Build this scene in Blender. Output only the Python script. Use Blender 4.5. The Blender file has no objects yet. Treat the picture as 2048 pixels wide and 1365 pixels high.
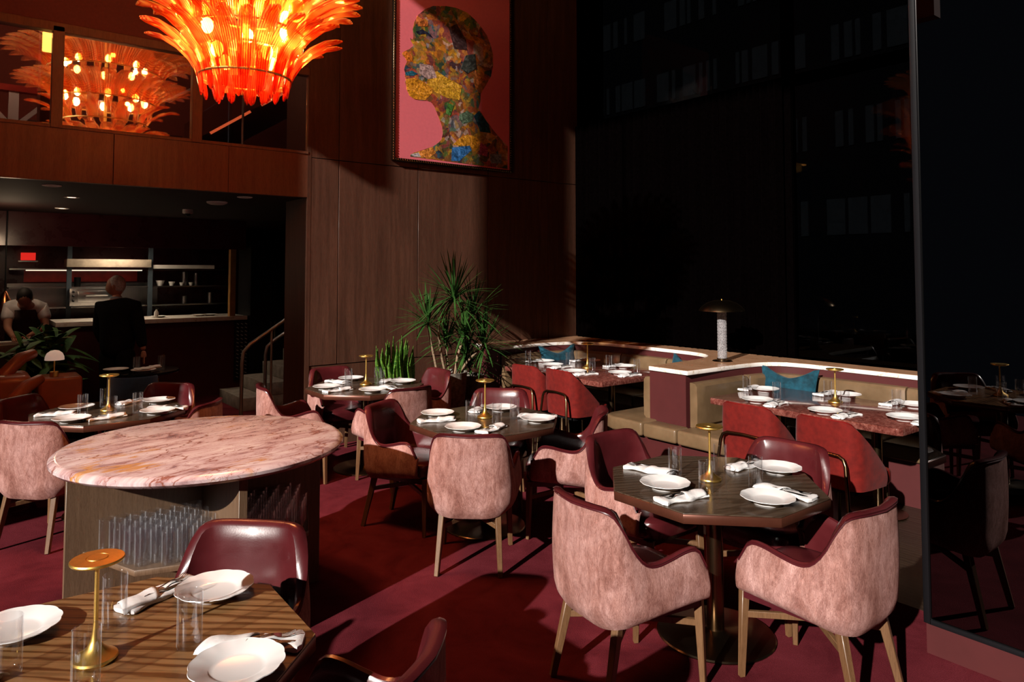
import bpy, bmesh, math, random
from mathutils import Vector, Matrix
PI = math.pi
random.seed(7)
S = bpy.context.scene
C = S.collection
def R(a): return math.radians(a)

# ------------------------------------------------------------------ materials
def new_mat(name):
    m = bpy.data.materials.new(name); m.use_nodes = True
    nt = m.node_tree; nt.nodes.clear()
    out = nt.nodes.new('ShaderNodeOutputMaterial')
    return m, nt, out
def pbsdf(nt, base, rough, metal=0, coat=0, sheen=0, spec=.5, trans=0, ior=1.45):
    b = nt.nodes.new('ShaderNodeBsdfPrincipled')
    b.inputs['Base Color'].default_value = (*base, 1)
    b.inputs['Roughness'].default_value = rough
    b.inputs['Metallic'].default_value = metal
    b.inputs['Coat Weight'].default_value = coat
    b.inputs['Coat Roughness'].default_value = .15
    b.inputs['Sheen Weight'].default_value = sheen
    b.inputs['Specular IOR Level'].default_value = spec
    b.inputs['Transmission Weight'].default_value = trans
    b.inputs['IOR'].default_value = ior
    return b
def coords(nt, scale=(1, 1, 1), rot=(0, 0, 0)):
    tc = nt.nodes.new('ShaderNodeTexCoord'); mp = nt.nodes.new('ShaderNodeMapping')
    mp.inputs['Scale'].default_value = scale; mp.inputs['Rotation'].default_value = rot
    nt.links.new(tc.outputs['Object'], mp.inputs['Vector']); return mp.outputs['Vector']
def noise(nt, vec, scale, detail=4, rough=.6, dist=0):
    n = nt.nodes.new('ShaderNodeTexNoise'); n.inputs['Scale'].default_value = scale
    n.inputs['Detail'].default_value = detail; n.inputs['Roughness'].default_value = rough
    n.inputs['Distortion'].default_value = dist
    nt.links.new(vec, n.inputs['Vector']); return n.outputs['Fac']
def ramp(nt, fac, stops):
    r = nt.nodes.new('ShaderNodeValToRGB'); e = r.color_ramp.elements
    e[0].position = stops[0][0]; e[0].color = (*stops[0][1], 1)
    e[1].position = stops[-1][0]; e[1].color = (*stops[-1][1], 1)
    for p, c in stops[1:-1]:
        x = e.new(p); x.color = (*c, 1)
    nt.links.new(fac, r.inputs['Fac']); return r.outputs['Color']
def mixc(nt, fac, a, b, mode='MIX'):
    m = nt.nodes.new('ShaderNodeMix'); m.data_type = 'RGBA'; m.blend_type = mode
    if isinstance(fac, float): m.inputs[0].default_value = fac
    else: nt.links.new(fac, m.inputs[0])
    for i, v in ((6, a), (7, b)):
        if isinstance(v, tuple): m.inputs[i].default_value = (*v, 1)
        else: nt.links.new(v, m.inputs[i])
    return m.outputs[2]
def bump(nt, h, strength, dist=.01):
    b = nt.nodes.new('ShaderNodeBump'); b.inputs['Strength'].default_value = strength
    b.inputs['Distance'].default_value = dist; nt.links.new(h, b.inputs['Height']); return b.outputs['Normal']
def plain(name, base, rough=.5, metal=0, coat=0, sheen=0, spec=.5, nscale=0, var=.25, bmp=0, stretch=(1, 1, 1)):
    m, nt, out = new_mat(name); b = pbsdf(nt, base, rough, metal, coat, sheen, spec)
    v = coords(nt, stretch); n = noise(nt, v, nscale or 8)
    lo = tuple(c * (1 - var) for c in base); hi = tuple(min(1, c * (1 + var)) for c in base)
    nt.links.new(ramp(nt, n, [(.3, lo), (.7, hi)]), b.inputs['Base Color'])
    if bmp: nt.links.new(bump(nt, n, bmp), b.inputs['Normal'])
    nt.links.new(b.outputs[0], out.inputs[0]); return m
def emis(name, col, strength):
    m, nt, out = new_mat(name); e = nt.nodes.new('ShaderNodeEmission')
    e.inputs[0].default_value = (*col, 1); e.inputs[1].default_value = strength
    nt.links.new(e.outputs[0], out.inputs[0]); return m
def swz(nt, rz, scale):
    """rotate about z first, then stretch along the grain"""
    tc = coords(nt, (1, 1, 1), (0, 0, rz)); m2 = nt.nodes.new('ShaderNodeMapping'); m2.inputs['Scale'].default_value = scale
    nt.links.new(tc, m2.inputs['Vector']); return m2.outputs[0]
def wood(name, c1, c2, c3, axis='X', scale=1.0, rough=.35, coat=.2, lines=26, spec=.5, rz=0, wv=.55):
    m, nt, out = new_mat(name); b = pbsdf(nt, c1, rough, 0, coat, 0, spec)
    sc = {'X': (.9, 9, 9), 'Y': (9, .9, 9), 'Z': (9, 9, .7)}[axis]
    sc_ = lambda q: swz(nt, rz, tuple(s * scale for s in q))
    v = sc_(sc)
    n1 = noise(nt, v, 2.2, 5, .6, .6); n2 = noise(nt, v, lines, 3, .7, .2)
    sc2 = {'X': (.35, 3.2, 3.2), 'Y': (3.2, .35, 3.2), 'Z': (3.2, 3.2, .3)}[axis]
    v2 = sc_(sc2)
    w = nt.nodes.new('ShaderNodeTexWave'); w.inputs['Scale'].default_value = 2.1; w.inputs['Distortion'].default_value = 7
    w.inputs['Detail'].default_value = 3; w.inputs['Detail Scale'].default_value = 1.2
    w.bands_direction = 'Y' if axis == 'X' else 'X'
    nt.links.new(v2, w.inputs['Vector'])
    base = ramp(nt, n1, [(.3, c1), (.72, c2)])
    g = ramp(nt, w.outputs['Fac'], [(.0, (1, 1, 1)), (.62, (1, 1, 1)), (.82, c3), (1, c3)])
    col = mixc(nt, wv if axis != 'Z' else .12, base, g, 'MULTIPLY')
    g2 = ramp(nt, n2, [(.32, (.55, .5, .45)), (.55, (1, 1, 1))])
    col = mixc(nt, .6, col, g2, 'MULTIPLY')
    nt.links.new(col, b.inputs['Base Color'])
    nt.links.new(bump(nt, n2, .12, .004), b.inputs['Normal'])
    nt.links.new(b.outputs[0], out.inputs[0]); return m
def oak_top(name, c1, c2, dark, rz, rough=.3, k=1.0):
    """open-grained table top: long dark pores and nested cathedral figure, grain along rotated x"""
    m, nt, out = new_mat(name); b = pbsdf(nt, c1, rough, 0, .2)
    col = ramp(nt, noise(nt, swz(nt, rz, (.8, 5, 1)), 2.0, 4, .6), [(.3, c1), (.7, c2)])
    w = nt.nodes.new('ShaderNodeTexWave'); w.wave_type = 'RINGS'; w.rings_direction = 'Z'
    w.inputs['Scale'].default_value = 3.4; w.inputs['Distortion'].default_value = 9; w.inputs['Detail'].default_value = 4; w.inputs['Detail Scale'].default_value = .9; w.inputs['Detail Roughness'].default_value = .6
    mp = nt.nodes.new('ShaderNodeMapping'); mp.inputs['Location'].default_value = (.55, .9, 0); nt.links.new(swz(nt, rz, (.32, 2.6, 0)), mp.inputs['Vector']); nt.links.new(mp.outputs[0], w.inputs['Vector'])
    col = mixc(nt, k, col, ramp(nt, w.outputs['Fac'], [(0, dark), (.08, dark), (.26, (.85, .8, .75)), (1, (1, 1, 1))]), 'MULTIPLY')
    n2 = noise(nt, swz(nt, rz, (5, 150, 1)), 1.0, 3, .7)
    col = mixc(nt, .7 * k, col, ramp(nt, n2, [(.36, (.42, .36, .30)), (.52, (1, 1, 1))]), 'MULTIPLY')
    nt.links.new(col, b.inputs['Base Color']); nt.links.new(bump(nt, n2, .1, .003), b.inputs['Normal']); nt.links.new(b.outputs[0], out.inputs[0]); return m
def leather(name, base, rough=.33, coat=.25):
    m, nt, out = new_mat(name); b = pbsdf(nt, base, rough, 0, coat)
    v = coords(nt); n = noise(nt, v, 160, 3); n2 = noise(nt, v, 5, 3)
    lo = tuple(c * .8 for c in base); hi = tuple(c * 1.2 for c in base)
    nt.links.new(ramp(nt, n2, [(.3, lo), (.7, hi)]), b.inputs['Base Color'])
    nt.links.new(ramp(nt, n2, [(.3, (rough - .06,) * 3), (.7, (rough + .1,) * 3)]), b.inputs['Roughness'])
    nt.links.new(bump(nt, n, .12, .002), b.inputs['Normal'])
    nt.links.new(b.outputs[0], out.inputs[0]); return m
def hide(name):
    m, nt, out = new_mat(name); b = pbsdf(nt, (.4, .2, .18), .75, 0, 0, .06, .2)
    b.inputs['Sheen Tint'].default_value = (1, .75, .7, 1)
    v = coords(nt, (7, 7, 1.9)); big = noise(nt, coords(nt, (2.2, 2.2, 1)), 2.4, 4, .65, .7)
    hair = noise(nt, v, 22, 4, .75, 2.2); mid = noise(nt, coords(nt, (3, 3, 1.3)), 7, 5, .75, 1)
    col = ramp(nt, big, [(.3, (.21, .078, .058)), (.46, (.36, .180, .150)), (.66, (.50, .29, .26))])
    col = mixc(nt, .7, col, ramp(nt, mid, [(.36, (.50, .36, .33)), (.6, (1.1, 1.1, 1.1))]), 'MULTIPLY')
    col = mixc(nt, .6, col, ramp(nt, hair, [(.36, (.34, .20, .17)), (.50, (.95, .93, .92)), (.7, (1.25, 1.25, 1.25))]), 'MULTIPLY')
    nt.links.new(col, b.inputs['Base Color'])
    nt.links.new(bump(nt, hair, .7, .006), b.inputs['Normal'])
    nt.links.new(b.outputs[0], out.inputs[0]); return m
def marble_pink(name):
    m, nt, out = new_mat(name); b = pbsdf(nt, (.5, .35, .33), .16, 0, .3)
    v = coords(nt, (1, 1, 1), (0, 0, R(-14)))
    sv = nt.nodes.new('ShaderNodeMapping'); sv.inputs['Scale'].default_value = (1.5, 4.2, 2); nt.links.new(v, sv.inputs['Vector'])
    base = noise(nt, sv.outputs[0], 2.4, 8, .68, .9)
    col = ramp(nt, base, [(.28, (.12, .08, .095)), (.38, (.36, .21, .21)), (.47, (.54, .39, .39)), (.6, (.64, .52, .52)), (.75, (.72, .62, .61))])
    # cracks: thin dark-red voronoi edges
    def crack(scale, w, c, fac, dv=.35):
        nn = nt.nodes.new('ShaderNodeTexNoise'); nn.inputs['Scale'].default_value = 3.1; nn.inputs['Detail'].default_value = 6
        nt.links.new(sv.outputs[0], nn.inputs['Vector'])
        ad = nt.nodes.new('ShaderNodeVectorMath'); ad.operation = 'MULTIPLY_ADD'
        nt.links.new(nn.outputs['Color'], ad.inputs[0]); ad.inputs[1].default_value = (dv, dv, dv)
        mp = nt.nodes.new('ShaderNodeMapping'); mp.inputs['Scale'].default_value = (.8, 2.0, 1); nt.links.new(v, mp.inputs['Vector'])
        nt.links.new(mp.outputs[0], ad.inputs[2])
        vo = nt.nodes.new('ShaderNodeTexVoronoi'); vo.feature = 'DISTANCE_TO_EDGE'; vo.inputs['Scale'].default_value = scale
        nt.links.new(ad.outputs[0], vo.inputs['Vector'])
        return ramp(nt, vo.outputs['Distance'], [(0, (1, 1, 1)), (w, (0, 0, 0))])
    col = mixc(nt, crack(2.3, .024, None, 1), col, (.24, .07, .04))
    col = mixc(nt, crack(5.1, .016, None, 1, .5), col, (.32, .13, .10))
    ye = mixc(nt, ramp(nt, noise(nt, v, 1.7, 3), [(.46, (0, 0, 0)), (.54, (1, 1, 1))]), (0, 0, 0), crack(1.15, .055, None, 1, .55))
    col = mixc(nt, ye, col, (.52, .24, .06))
    nt.links.new(col, b.inputs['Base Color']); nt.links.new(b.outputs[0], out.inputs[0]); return m
def marble_red(name):
    m, nt, out = new_mat(name); b = pbsdf(nt, (.3, .08, .06), .1, 0, .4)
    v = coords(nt); n = noise(nt, v, 42, 5, .7); n2 = noise(nt, v, 9, 4)
    col = ramp(nt, n, [(.34, (.07, .016, .012)), (.5, (.15, .042, .032)), (.68, (.26, .11, .085))])
    col = mixc(nt, .4, col, ramp(nt, n2, [(.3, (.5, .4, .4)), (.7, (1, 1, 1))]), 'MULTIPLY')
    nt.links.new(col, b.inputs['Base Color']); nt.links.new(b.outputs[0], out.inputs[0]); return m
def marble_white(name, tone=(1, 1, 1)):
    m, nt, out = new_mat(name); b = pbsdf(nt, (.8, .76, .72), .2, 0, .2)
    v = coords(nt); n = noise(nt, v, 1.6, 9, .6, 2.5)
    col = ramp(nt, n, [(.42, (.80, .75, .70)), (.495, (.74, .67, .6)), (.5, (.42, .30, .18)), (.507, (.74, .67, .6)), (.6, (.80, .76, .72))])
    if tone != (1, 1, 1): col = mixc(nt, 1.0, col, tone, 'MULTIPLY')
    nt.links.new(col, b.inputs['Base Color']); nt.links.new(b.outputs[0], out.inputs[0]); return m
def carpet(name):
    m, nt, out = new_mat(name); b = pbsdf(nt, (.11, .014, .022), .95, 0, 0, 0, .05)
    v = coords(nt); n = noise(nt, v, 2.6, 5, .62, .8); f = noise(nt, v, 240, 2, .7)
    col = ramp(nt, n, [(.3, (.082, .0095, .014)), (.55, (.135, .018, .025)), (.75, (.175, .026, .035))])
    col = mixc(nt, .7, col, ramp(nt, f, [(.3, (.5, .5, .5)), (.65, (1.15, 1.15, 1.15))]), 'MULTIPLY')
    nt.links.new(col, b.inputs['Base Color']); nt.links.new(bump(nt, f, .6, .006), b.inputs['Normal'])
    nt.links.new(b.outputs[0], out.inputs[0]); return m
def thin_glass(name, tint=(1, 1, 1), refl=.06, edge=.55, rough=.02, edge_shine=0):
    m, nt, out = new_mat(name)
    t = nt.nodes.new('ShaderNodeBsdfTransparent'); t.inputs[0].default_value = (*tint, 1)
    g = nt.nodes.new('ShaderNodeBsdfGlossy'); g.inputs['Roughness'].default_value = rough
    g.inputs[0].default_value = (.95, .96, 1, 1)
    lw = nt.nodes.new('ShaderNodeLayerWeight'); lw.inputs['Blend'].default_value = .35
    mr = nt.nodes.new('ShaderNodeMapRange'); mr.inputs[3].default_value = refl; mr.inputs[4].default_value = edge
    nt.links.new(lw.outputs['Facing'], mr.inputs[0])
    mx = nt.nodes.new('ShaderNodeMixShader'); nt.links.new(mr.outputs[0], mx.inputs[0])
    nt.links.new(t.outputs[0], mx.inputs[1]); nt.links.new(g.outputs[0], mx.inputs[2])
    if edge_shine:   # pale diffuse mixed in edge-on paints bright outlines on the glass
        lp = nt.nodes.new('ShaderNodeMapRange'); lp.inputs[1].default_value = .62; lp.inputs[2].default_value = 1; lp.inputs[4].default_value = edge_shine
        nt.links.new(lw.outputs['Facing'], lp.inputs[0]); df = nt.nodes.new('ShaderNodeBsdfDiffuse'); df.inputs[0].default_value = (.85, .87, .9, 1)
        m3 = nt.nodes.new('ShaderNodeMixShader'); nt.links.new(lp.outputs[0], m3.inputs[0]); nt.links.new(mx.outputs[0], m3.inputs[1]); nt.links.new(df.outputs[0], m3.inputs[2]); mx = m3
    nt.links.new(mx.outputs[0], out.inputs[0]); return m
def art_glass(name, col, col2):
    m, nt, out = new_mat(name)
    tl = nt.nodes.new('ShaderNodeBsdfTranslucent'); tl.inputs[0].default_value = (*col, 1)
    df = nt.nodes.new('ShaderNodeBsdfDiffuse'); df.inputs[0].default_value = (*col, 1)
    tr = nt.nodes.new('ShaderNodeBsdfTransparent'); tr.inputs[0].default_value = (*col2, 1)
    # moulded ribs: thick and thin glass running along each leaf
    sx = nt.nodes.new('ShaderNodeSeparateXYZ'); nt.links.new(coords(nt), sx.inputs[0])
    mu = nt.nodes.new('ShaderNodeMath'); mu.operation = 'MULTIPLY'; mu.inputs[1].default_value = 480; nt.links.new(sx.outputs[1], mu.inputs[0])
    si = nt.nodes.new('ShaderNodeMath'); si.operation = 'SINE'; nt.links.new(mu.outputs[0], si.inputs[0])
    ma = nt.nodes.new('ShaderNodeMapRange'); ma.inputs[1].default_value = -1; nt.links.new(si.outputs[0], ma.inputs[0])
    thick = (col[0] * .75, col[1] * .22, col[2] * .3)
    rc = ramp(nt, ma.outputs[0], [(.25, thick), (.7, col)]); nt.links.new(rc, tl.inputs[0]); nt.links.new(rc, df.inputs[0])
    rt = ramp(nt, ma.outputs[0], [(.25, (col2[0] * .7, col2[1] * .3, col2[2] * .3)), (.7, col2)]); nt.links.new(rt, tr.inputs[0])
    gl = nt.nodes.new('ShaderNodeBsdfGlossy'); gl.inputs[0].default_value = (1, .8, .6, 1); gl.inputs['Roughness'].default_value = .12
    lw = nt.nodes.new('ShaderNodeLayerWeight'); lw.inputs['Blend'].default_value = .5
    a = nt.nodes.new('ShaderNodeMixShader'); a.inputs[0].default_value = .35
    nt.links.new(tl.outputs[0], a.inputs[1]); nt.links.new(df.outputs[0], a.inputs[2])
    b = nt.nodes.new('ShaderNodeMixShader'); b.inputs[0].default_value = .50
    nt.links.new(a.outputs[0], b.inputs[1]); nt.links.new(tr.outputs[0], b.inputs[2])
    mr = nt.nodes.new('ShaderNodeMapRange'); mr.inputs[3].default_value = .06; mr.inputs[4].default_value = .5
    nt.links.new(lw.outputs['Facing'], mr.inputs[0])
    c = nt.nodes.new('ShaderNodeMixShader'); nt.links.new(mr.outputs[0], c.inputs[0])
    nt.links.new(b.outputs[0], c.inputs[1]); nt.links.new(gl.outputs[0], c.inputs[2])
    nt.links.new(c.outputs[0], out.inputs[0]); return m

M = dict(
    carpet=carpet('burgundy_carpet'),
    floorwood=wood('dark_floor_wood', (.024, .015, .010), (.036, .022, .014), (.3, .25, .2), 'Y', 1.2, .35, .1),
    oak=oak_top('oak_top', (.19, .098, .038), (.27, .145, .060), (.36, .25, .17), R(38)),
    walnut=oak_top('walnut_top', (.068, .046, .031), (.092, .063, .043), (.45, .38, .32), R(20), .24, .8),
    leg=wood('leg_wood', (.115, .056, .024), (.17, .086, .039), (.5, .4, .3), 'Z', 1.5, .45, .1, 20),
    station=wood('station_wood', (.12, .070, .040), (.165, .098, .056), (.6, .5, .4), 'Z', 1.6, .45, .05, 30),
    wall=wood('wall_veneer', (.060, .025, .015), (.105, .045, .027), (.62, .5, .42), 'Z', .8, .5, .05, 30, .3),
    fascia=wood('fascia_veneer', (.115, .044, .024), (.165, .066, .036), (.7, .6, .5), 'Z', .9, .5, .05, 30, .3),
    burg=leather('burgundy_leather', (.064, .0080, .0098), .28, .35),
    burgdark=leather('dark_burgundy_leather', (.055, .007, .010), .28, .4),
    tan=leather('tan_leather', (.130, .080, .040), .42, .1),
    orange=leather('rust_leather', (.26, .07, .025), .4, .1),
    hide=hide('pink_cowhide'),
    redvelvet=plain('red_velvet', (.115, .006, .0038), .8, 0, 0, .05, .2, 20, .25, .15),
    redtrim=leather('red_leather_trim', (.14, .007, .006), .36, .15),
    teal=plain('teal_velvet', (.004, .038, .058), .8, 0, 0, .1, .2, 14, .6, .3),
    navy=plain('navy_velvet', (.010, .045, .13), .8, 0, 0, .5, .3, 10, .3),
    panel=plain('burgundy_paint', (.060, .0110, .0110), .6, 0, 0, 0, .3, 5, .08),
    edge=plain('bronze_edge', (.095, .030, .017), .32, .45, 0, 0, .5, 6, .2),
    bronze=plain('dark_bronze', (.14, .10, .062), .28, 1, 0, 0, .5, 5, .15),
    tube=plain('bronze_tube', (.20, .13, .07), .25, 1, 0, 0, .5, 5, .15),
    brass=plain('brushed_brass', (.85, .54, .14), .40, 1, 0, 0, .5, 60, .08),
    steel=plain('steel', (.5, .5, .5), .25, 1, 0, 0, .5, 20, .1),
    silver=plain('cutlery_steel', (.7, .68, .66), .18, 1, 0, 0, .5, 10, .05),
    porcelain=plain('porcelain', (.72, .71, .70), .2, 0, .3, 0, .5, 3, .02),
    linen=plain('linen', (.70, .685, .675), .9, 0, 0, 0, .2, 60, .06, .12),
    marble=marble_pink('pink_veined_marble'), redmarble=marble_red('red_speckled_marble'), whitemarble=marble_white('white_marble'), tintedmarble=marble_white('tinted_white_marble', (.62, .36, .22)),
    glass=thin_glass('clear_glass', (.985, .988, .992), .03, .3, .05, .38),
    pane=thin_glass('balcony_glass', (.92, .88, .88), .26, .7),
    petal=art_glass('amber_glass', (1, .44, .09), (1, .62, .25)),
    petalred=art_glass('red_glass', (1, .10, .02), (1, .30, .10)),
    bulb=emis('bulb', (1, .66, .28), 80), cove=emis('cove_light', (1, .16, .05), 1.0), sconce=emis('sconce_glow', (1, .5, .08), 5),
    down=emis('downlight_glow', (1, .75, .5), 6),
    exitred=emis('exit_red', (1, .03, .02), .7),
    black=plain('black_paint', (.006, .006, .007), .4, 0, 0, 0, .3, 4, .1),
    blackgloss=plain('black_lacquer', (.004, .004, .005), .08, 0, .5, 0, .5, 4, .1),
    curtain=plain('black_curtain', (.0007, .0004, .0004), 1, 0, 0, 0, 0, 30, .3),
    plaster=plain('dark_red_plaster', (.12, .032, .026), .85, 0, 0, 0, .2, 40, .12),
    ceilm=plain('dark_ceiling', (.02, .008, .007), .8, 0, 0, 0, .2, 4, .1),
    concrete=plain('concrete_pot', (.16, .14, .115), .9, 0, 0, 0, .2, 30, .45, .5),
    soil=plain('soil', (.02, .013, .008), 1, 0, 0, 0, .1, 40, .4, .5),
    bark=plain('plant_stem', (.23, .16, .10), .8, 0, 0, 0, .2, 30, .4, .5, (1, 1, 6)),
    white=plain('white_paint', (.75, .73, .7), .5, 0, 0, 0, .4, 4, .05),
    yellow=plain('yellow_paint', (.62, .42, .02), .5), redp=plain('red_paint', (.45, .03, .02), .4),
    rail=plain('rail_steel', (.30, .29, .28), .4, .7), stone=plain('grey_stone', (.24, .21, .18), .7, 0, 0, 0, .3, 12, .3),
    tile=plain('red_tile', (.60, .05, .04), .3), copper=plain('copper', (.75, .25, .1), .25, 1),
    skin=plain('skin', (.42, .20, .13), .55, 0, 0, 0, .4, 6, .08), darkhair=plain('dark_hair', (.01, .008, .007), .7),
    greyhair=plain('grey_hair', (.50, .50, .50), .8, 0, 0, 0, .2, 50, .4, .4),
    suit=plain('black_wool', (.006, .006, .007), .95, 0, 0, 0, .1), shirt=plain('white_shirt', (.62, .60, .60), .85),
    apron=plain('dark_apron', (.035, .022, .022), .9), screen=plain('shade_linen', (.45, .38, .30), .8),
)
def glow_mat(name, base, em, st):
    m, nt, out = new_mat(name); b = pbsdf(nt, base, .7); b.inputs['Emission Color'].default_value = (*em, 1); b.inputs['Emission Strength'].default_value = st
    nt.links.new(b.outputs[0], out.inputs[0]); return m
M['domeglow'] = glow_mat('lit_dome_shade', (.7, .6, .5), (1, .72, .55), .28)
def plant_mat(name, a, b, sc=10, stretch=(1, 1, 1), rough=.6):
    m, nt, out = new_mat(name); p = pbsdf(nt, a, rough, 0, 0, 0, .2)
    n = noise(nt, coords(nt, stretch), sc, 4, .7, .5)
    nt.links.new(ramp(nt, n, [(.4, a), (.6, b)]), p.inputs['Base Color'])
    nt.links.new(p.outputs[0], out.inputs[0]); return m
M['leaf'] = plant_mat('dracaena_leaf', (.018, .06, .010), (.035, .10, .018), 6)
M['snake'] = plant_mat('snake_leaf', (.016, .075, .008), (.12, .25, .03), 26, (1, 1, 3))
M['darkleaf'] = plant_mat('dark_leaf', (.02, .075, .025), (.05, .13, .035), 4)
M['yleaf'] = plant_mat('yellow_leaf', (.16, .14, .03), (.08, .10, .02), 4)
def mirror_mat():
    m, nt, out = new_mat('tinted_mirror'); g = nt.nodes.new('ShaderNodeBsdfGlossy')
    g.inputs[0].default_value = (.11, .105, .105, 1); g.inputs['Roughness'].default_value = .0
    nt.links.new(g.outputs[0], out.inputs[0]); return m
M['mirror'] = mirror_mat()
def window_mat():
    m, nt, out = new_mat('dark_window_glass')
    t = nt.nodes.new('ShaderNodeBsdfTransparent'); t.inputs[0].default_value = (.055, .06, .065, 1)
    g = nt.nodes.new('ShaderNodeBsdfGlossy'); g.inputs[0].default_value = (.8, .8, .8, 1); g.inputs['Roughness'].default_value = .02
    mx = nt.nodes.new('ShaderNodeMixShader'); mx.inputs[0].default_value = .008
    nt.links.new(t.outputs[0], mx.inputs[1]); nt.links.new(g.outputs[0], mx.inputs[2])
    nt.links.new(mx.outputs[0], out.inputs[0]); return m
M['window'] = window_mat()
def collage_mat():
    m, nt, out = new_mat('collage_paint'); b = pbsdf(nt, (.3, .1, .05), .45, 0, .1)
    v = coords(nt); nn = nt.nodes.new('ShaderNodeTexNoise'); nn.inputs['Scale'].default_value = 5; nn.inputs['Detail'].default_value = 5
    nt.links.new(v, nn.inputs['Vector'])
    ad = nt.nodes.new('ShaderNodeVectorMath'); ad.operation = 'MULTIPLY_ADD'; ad.inputs[1].default_value = (.22, .22, .22)
    nt.links.new(nn.outputs['Color'], ad.inputs[0]); nt.links.new(v, ad.inputs[2])
    def vor(sc):
        vo = nt.nodes.new('ShaderNodeTexVoronoi'); vo.inputs['Scale'].default_value = sc
        nt.links.new(ad.outputs[0], vo.inputs['Vector'])
        s = nt.nodes.new('ShaderNodeSeparateColor'); nt.links.new(vo.outputs['Color'], s.inputs[0]); return s.outputs[0]
    stops = [(0, (.02, .025, .05)), (.12, (.30, .10, .02)), (.22, (.05, .09, .02)), (.32, (.34, .06, .03)), (.42, (.48, .16, .015)),
             (.52, (.10, .03, .02)), (.62, (.62, .30, .02)), (.70, (.05, .13, .17)), (.78, (.40, .08, .06)), (.87, (.14, .17, .04)), (.94, (.55, .42, .38)), (1, (.25, .05, .04))]
    a = ramp(nt, vor(6.5), stops); a.node.color_ramp.interpolation = 'CONSTANT'
    c = ramp(nt, vor(19), stops); c.node.color_ramp.interpolation = 'CONSTANT'
    d = ramp(nt, noise(nt, v, 16, 6, .7, 2), [(.35, (.35, .35, .35)), (.62, (1.1, 1.1, 1.1))])
    col = mixc(nt, .5, a, c); col = mixc(nt, .8, col, d, 'MULTIPLY')
    nt.links.new(col, b.inputs['Base Color']); nt.links.new(b.outputs[0], out.inputs[0]); return m
M['collage'] = collage_mat()

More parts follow.
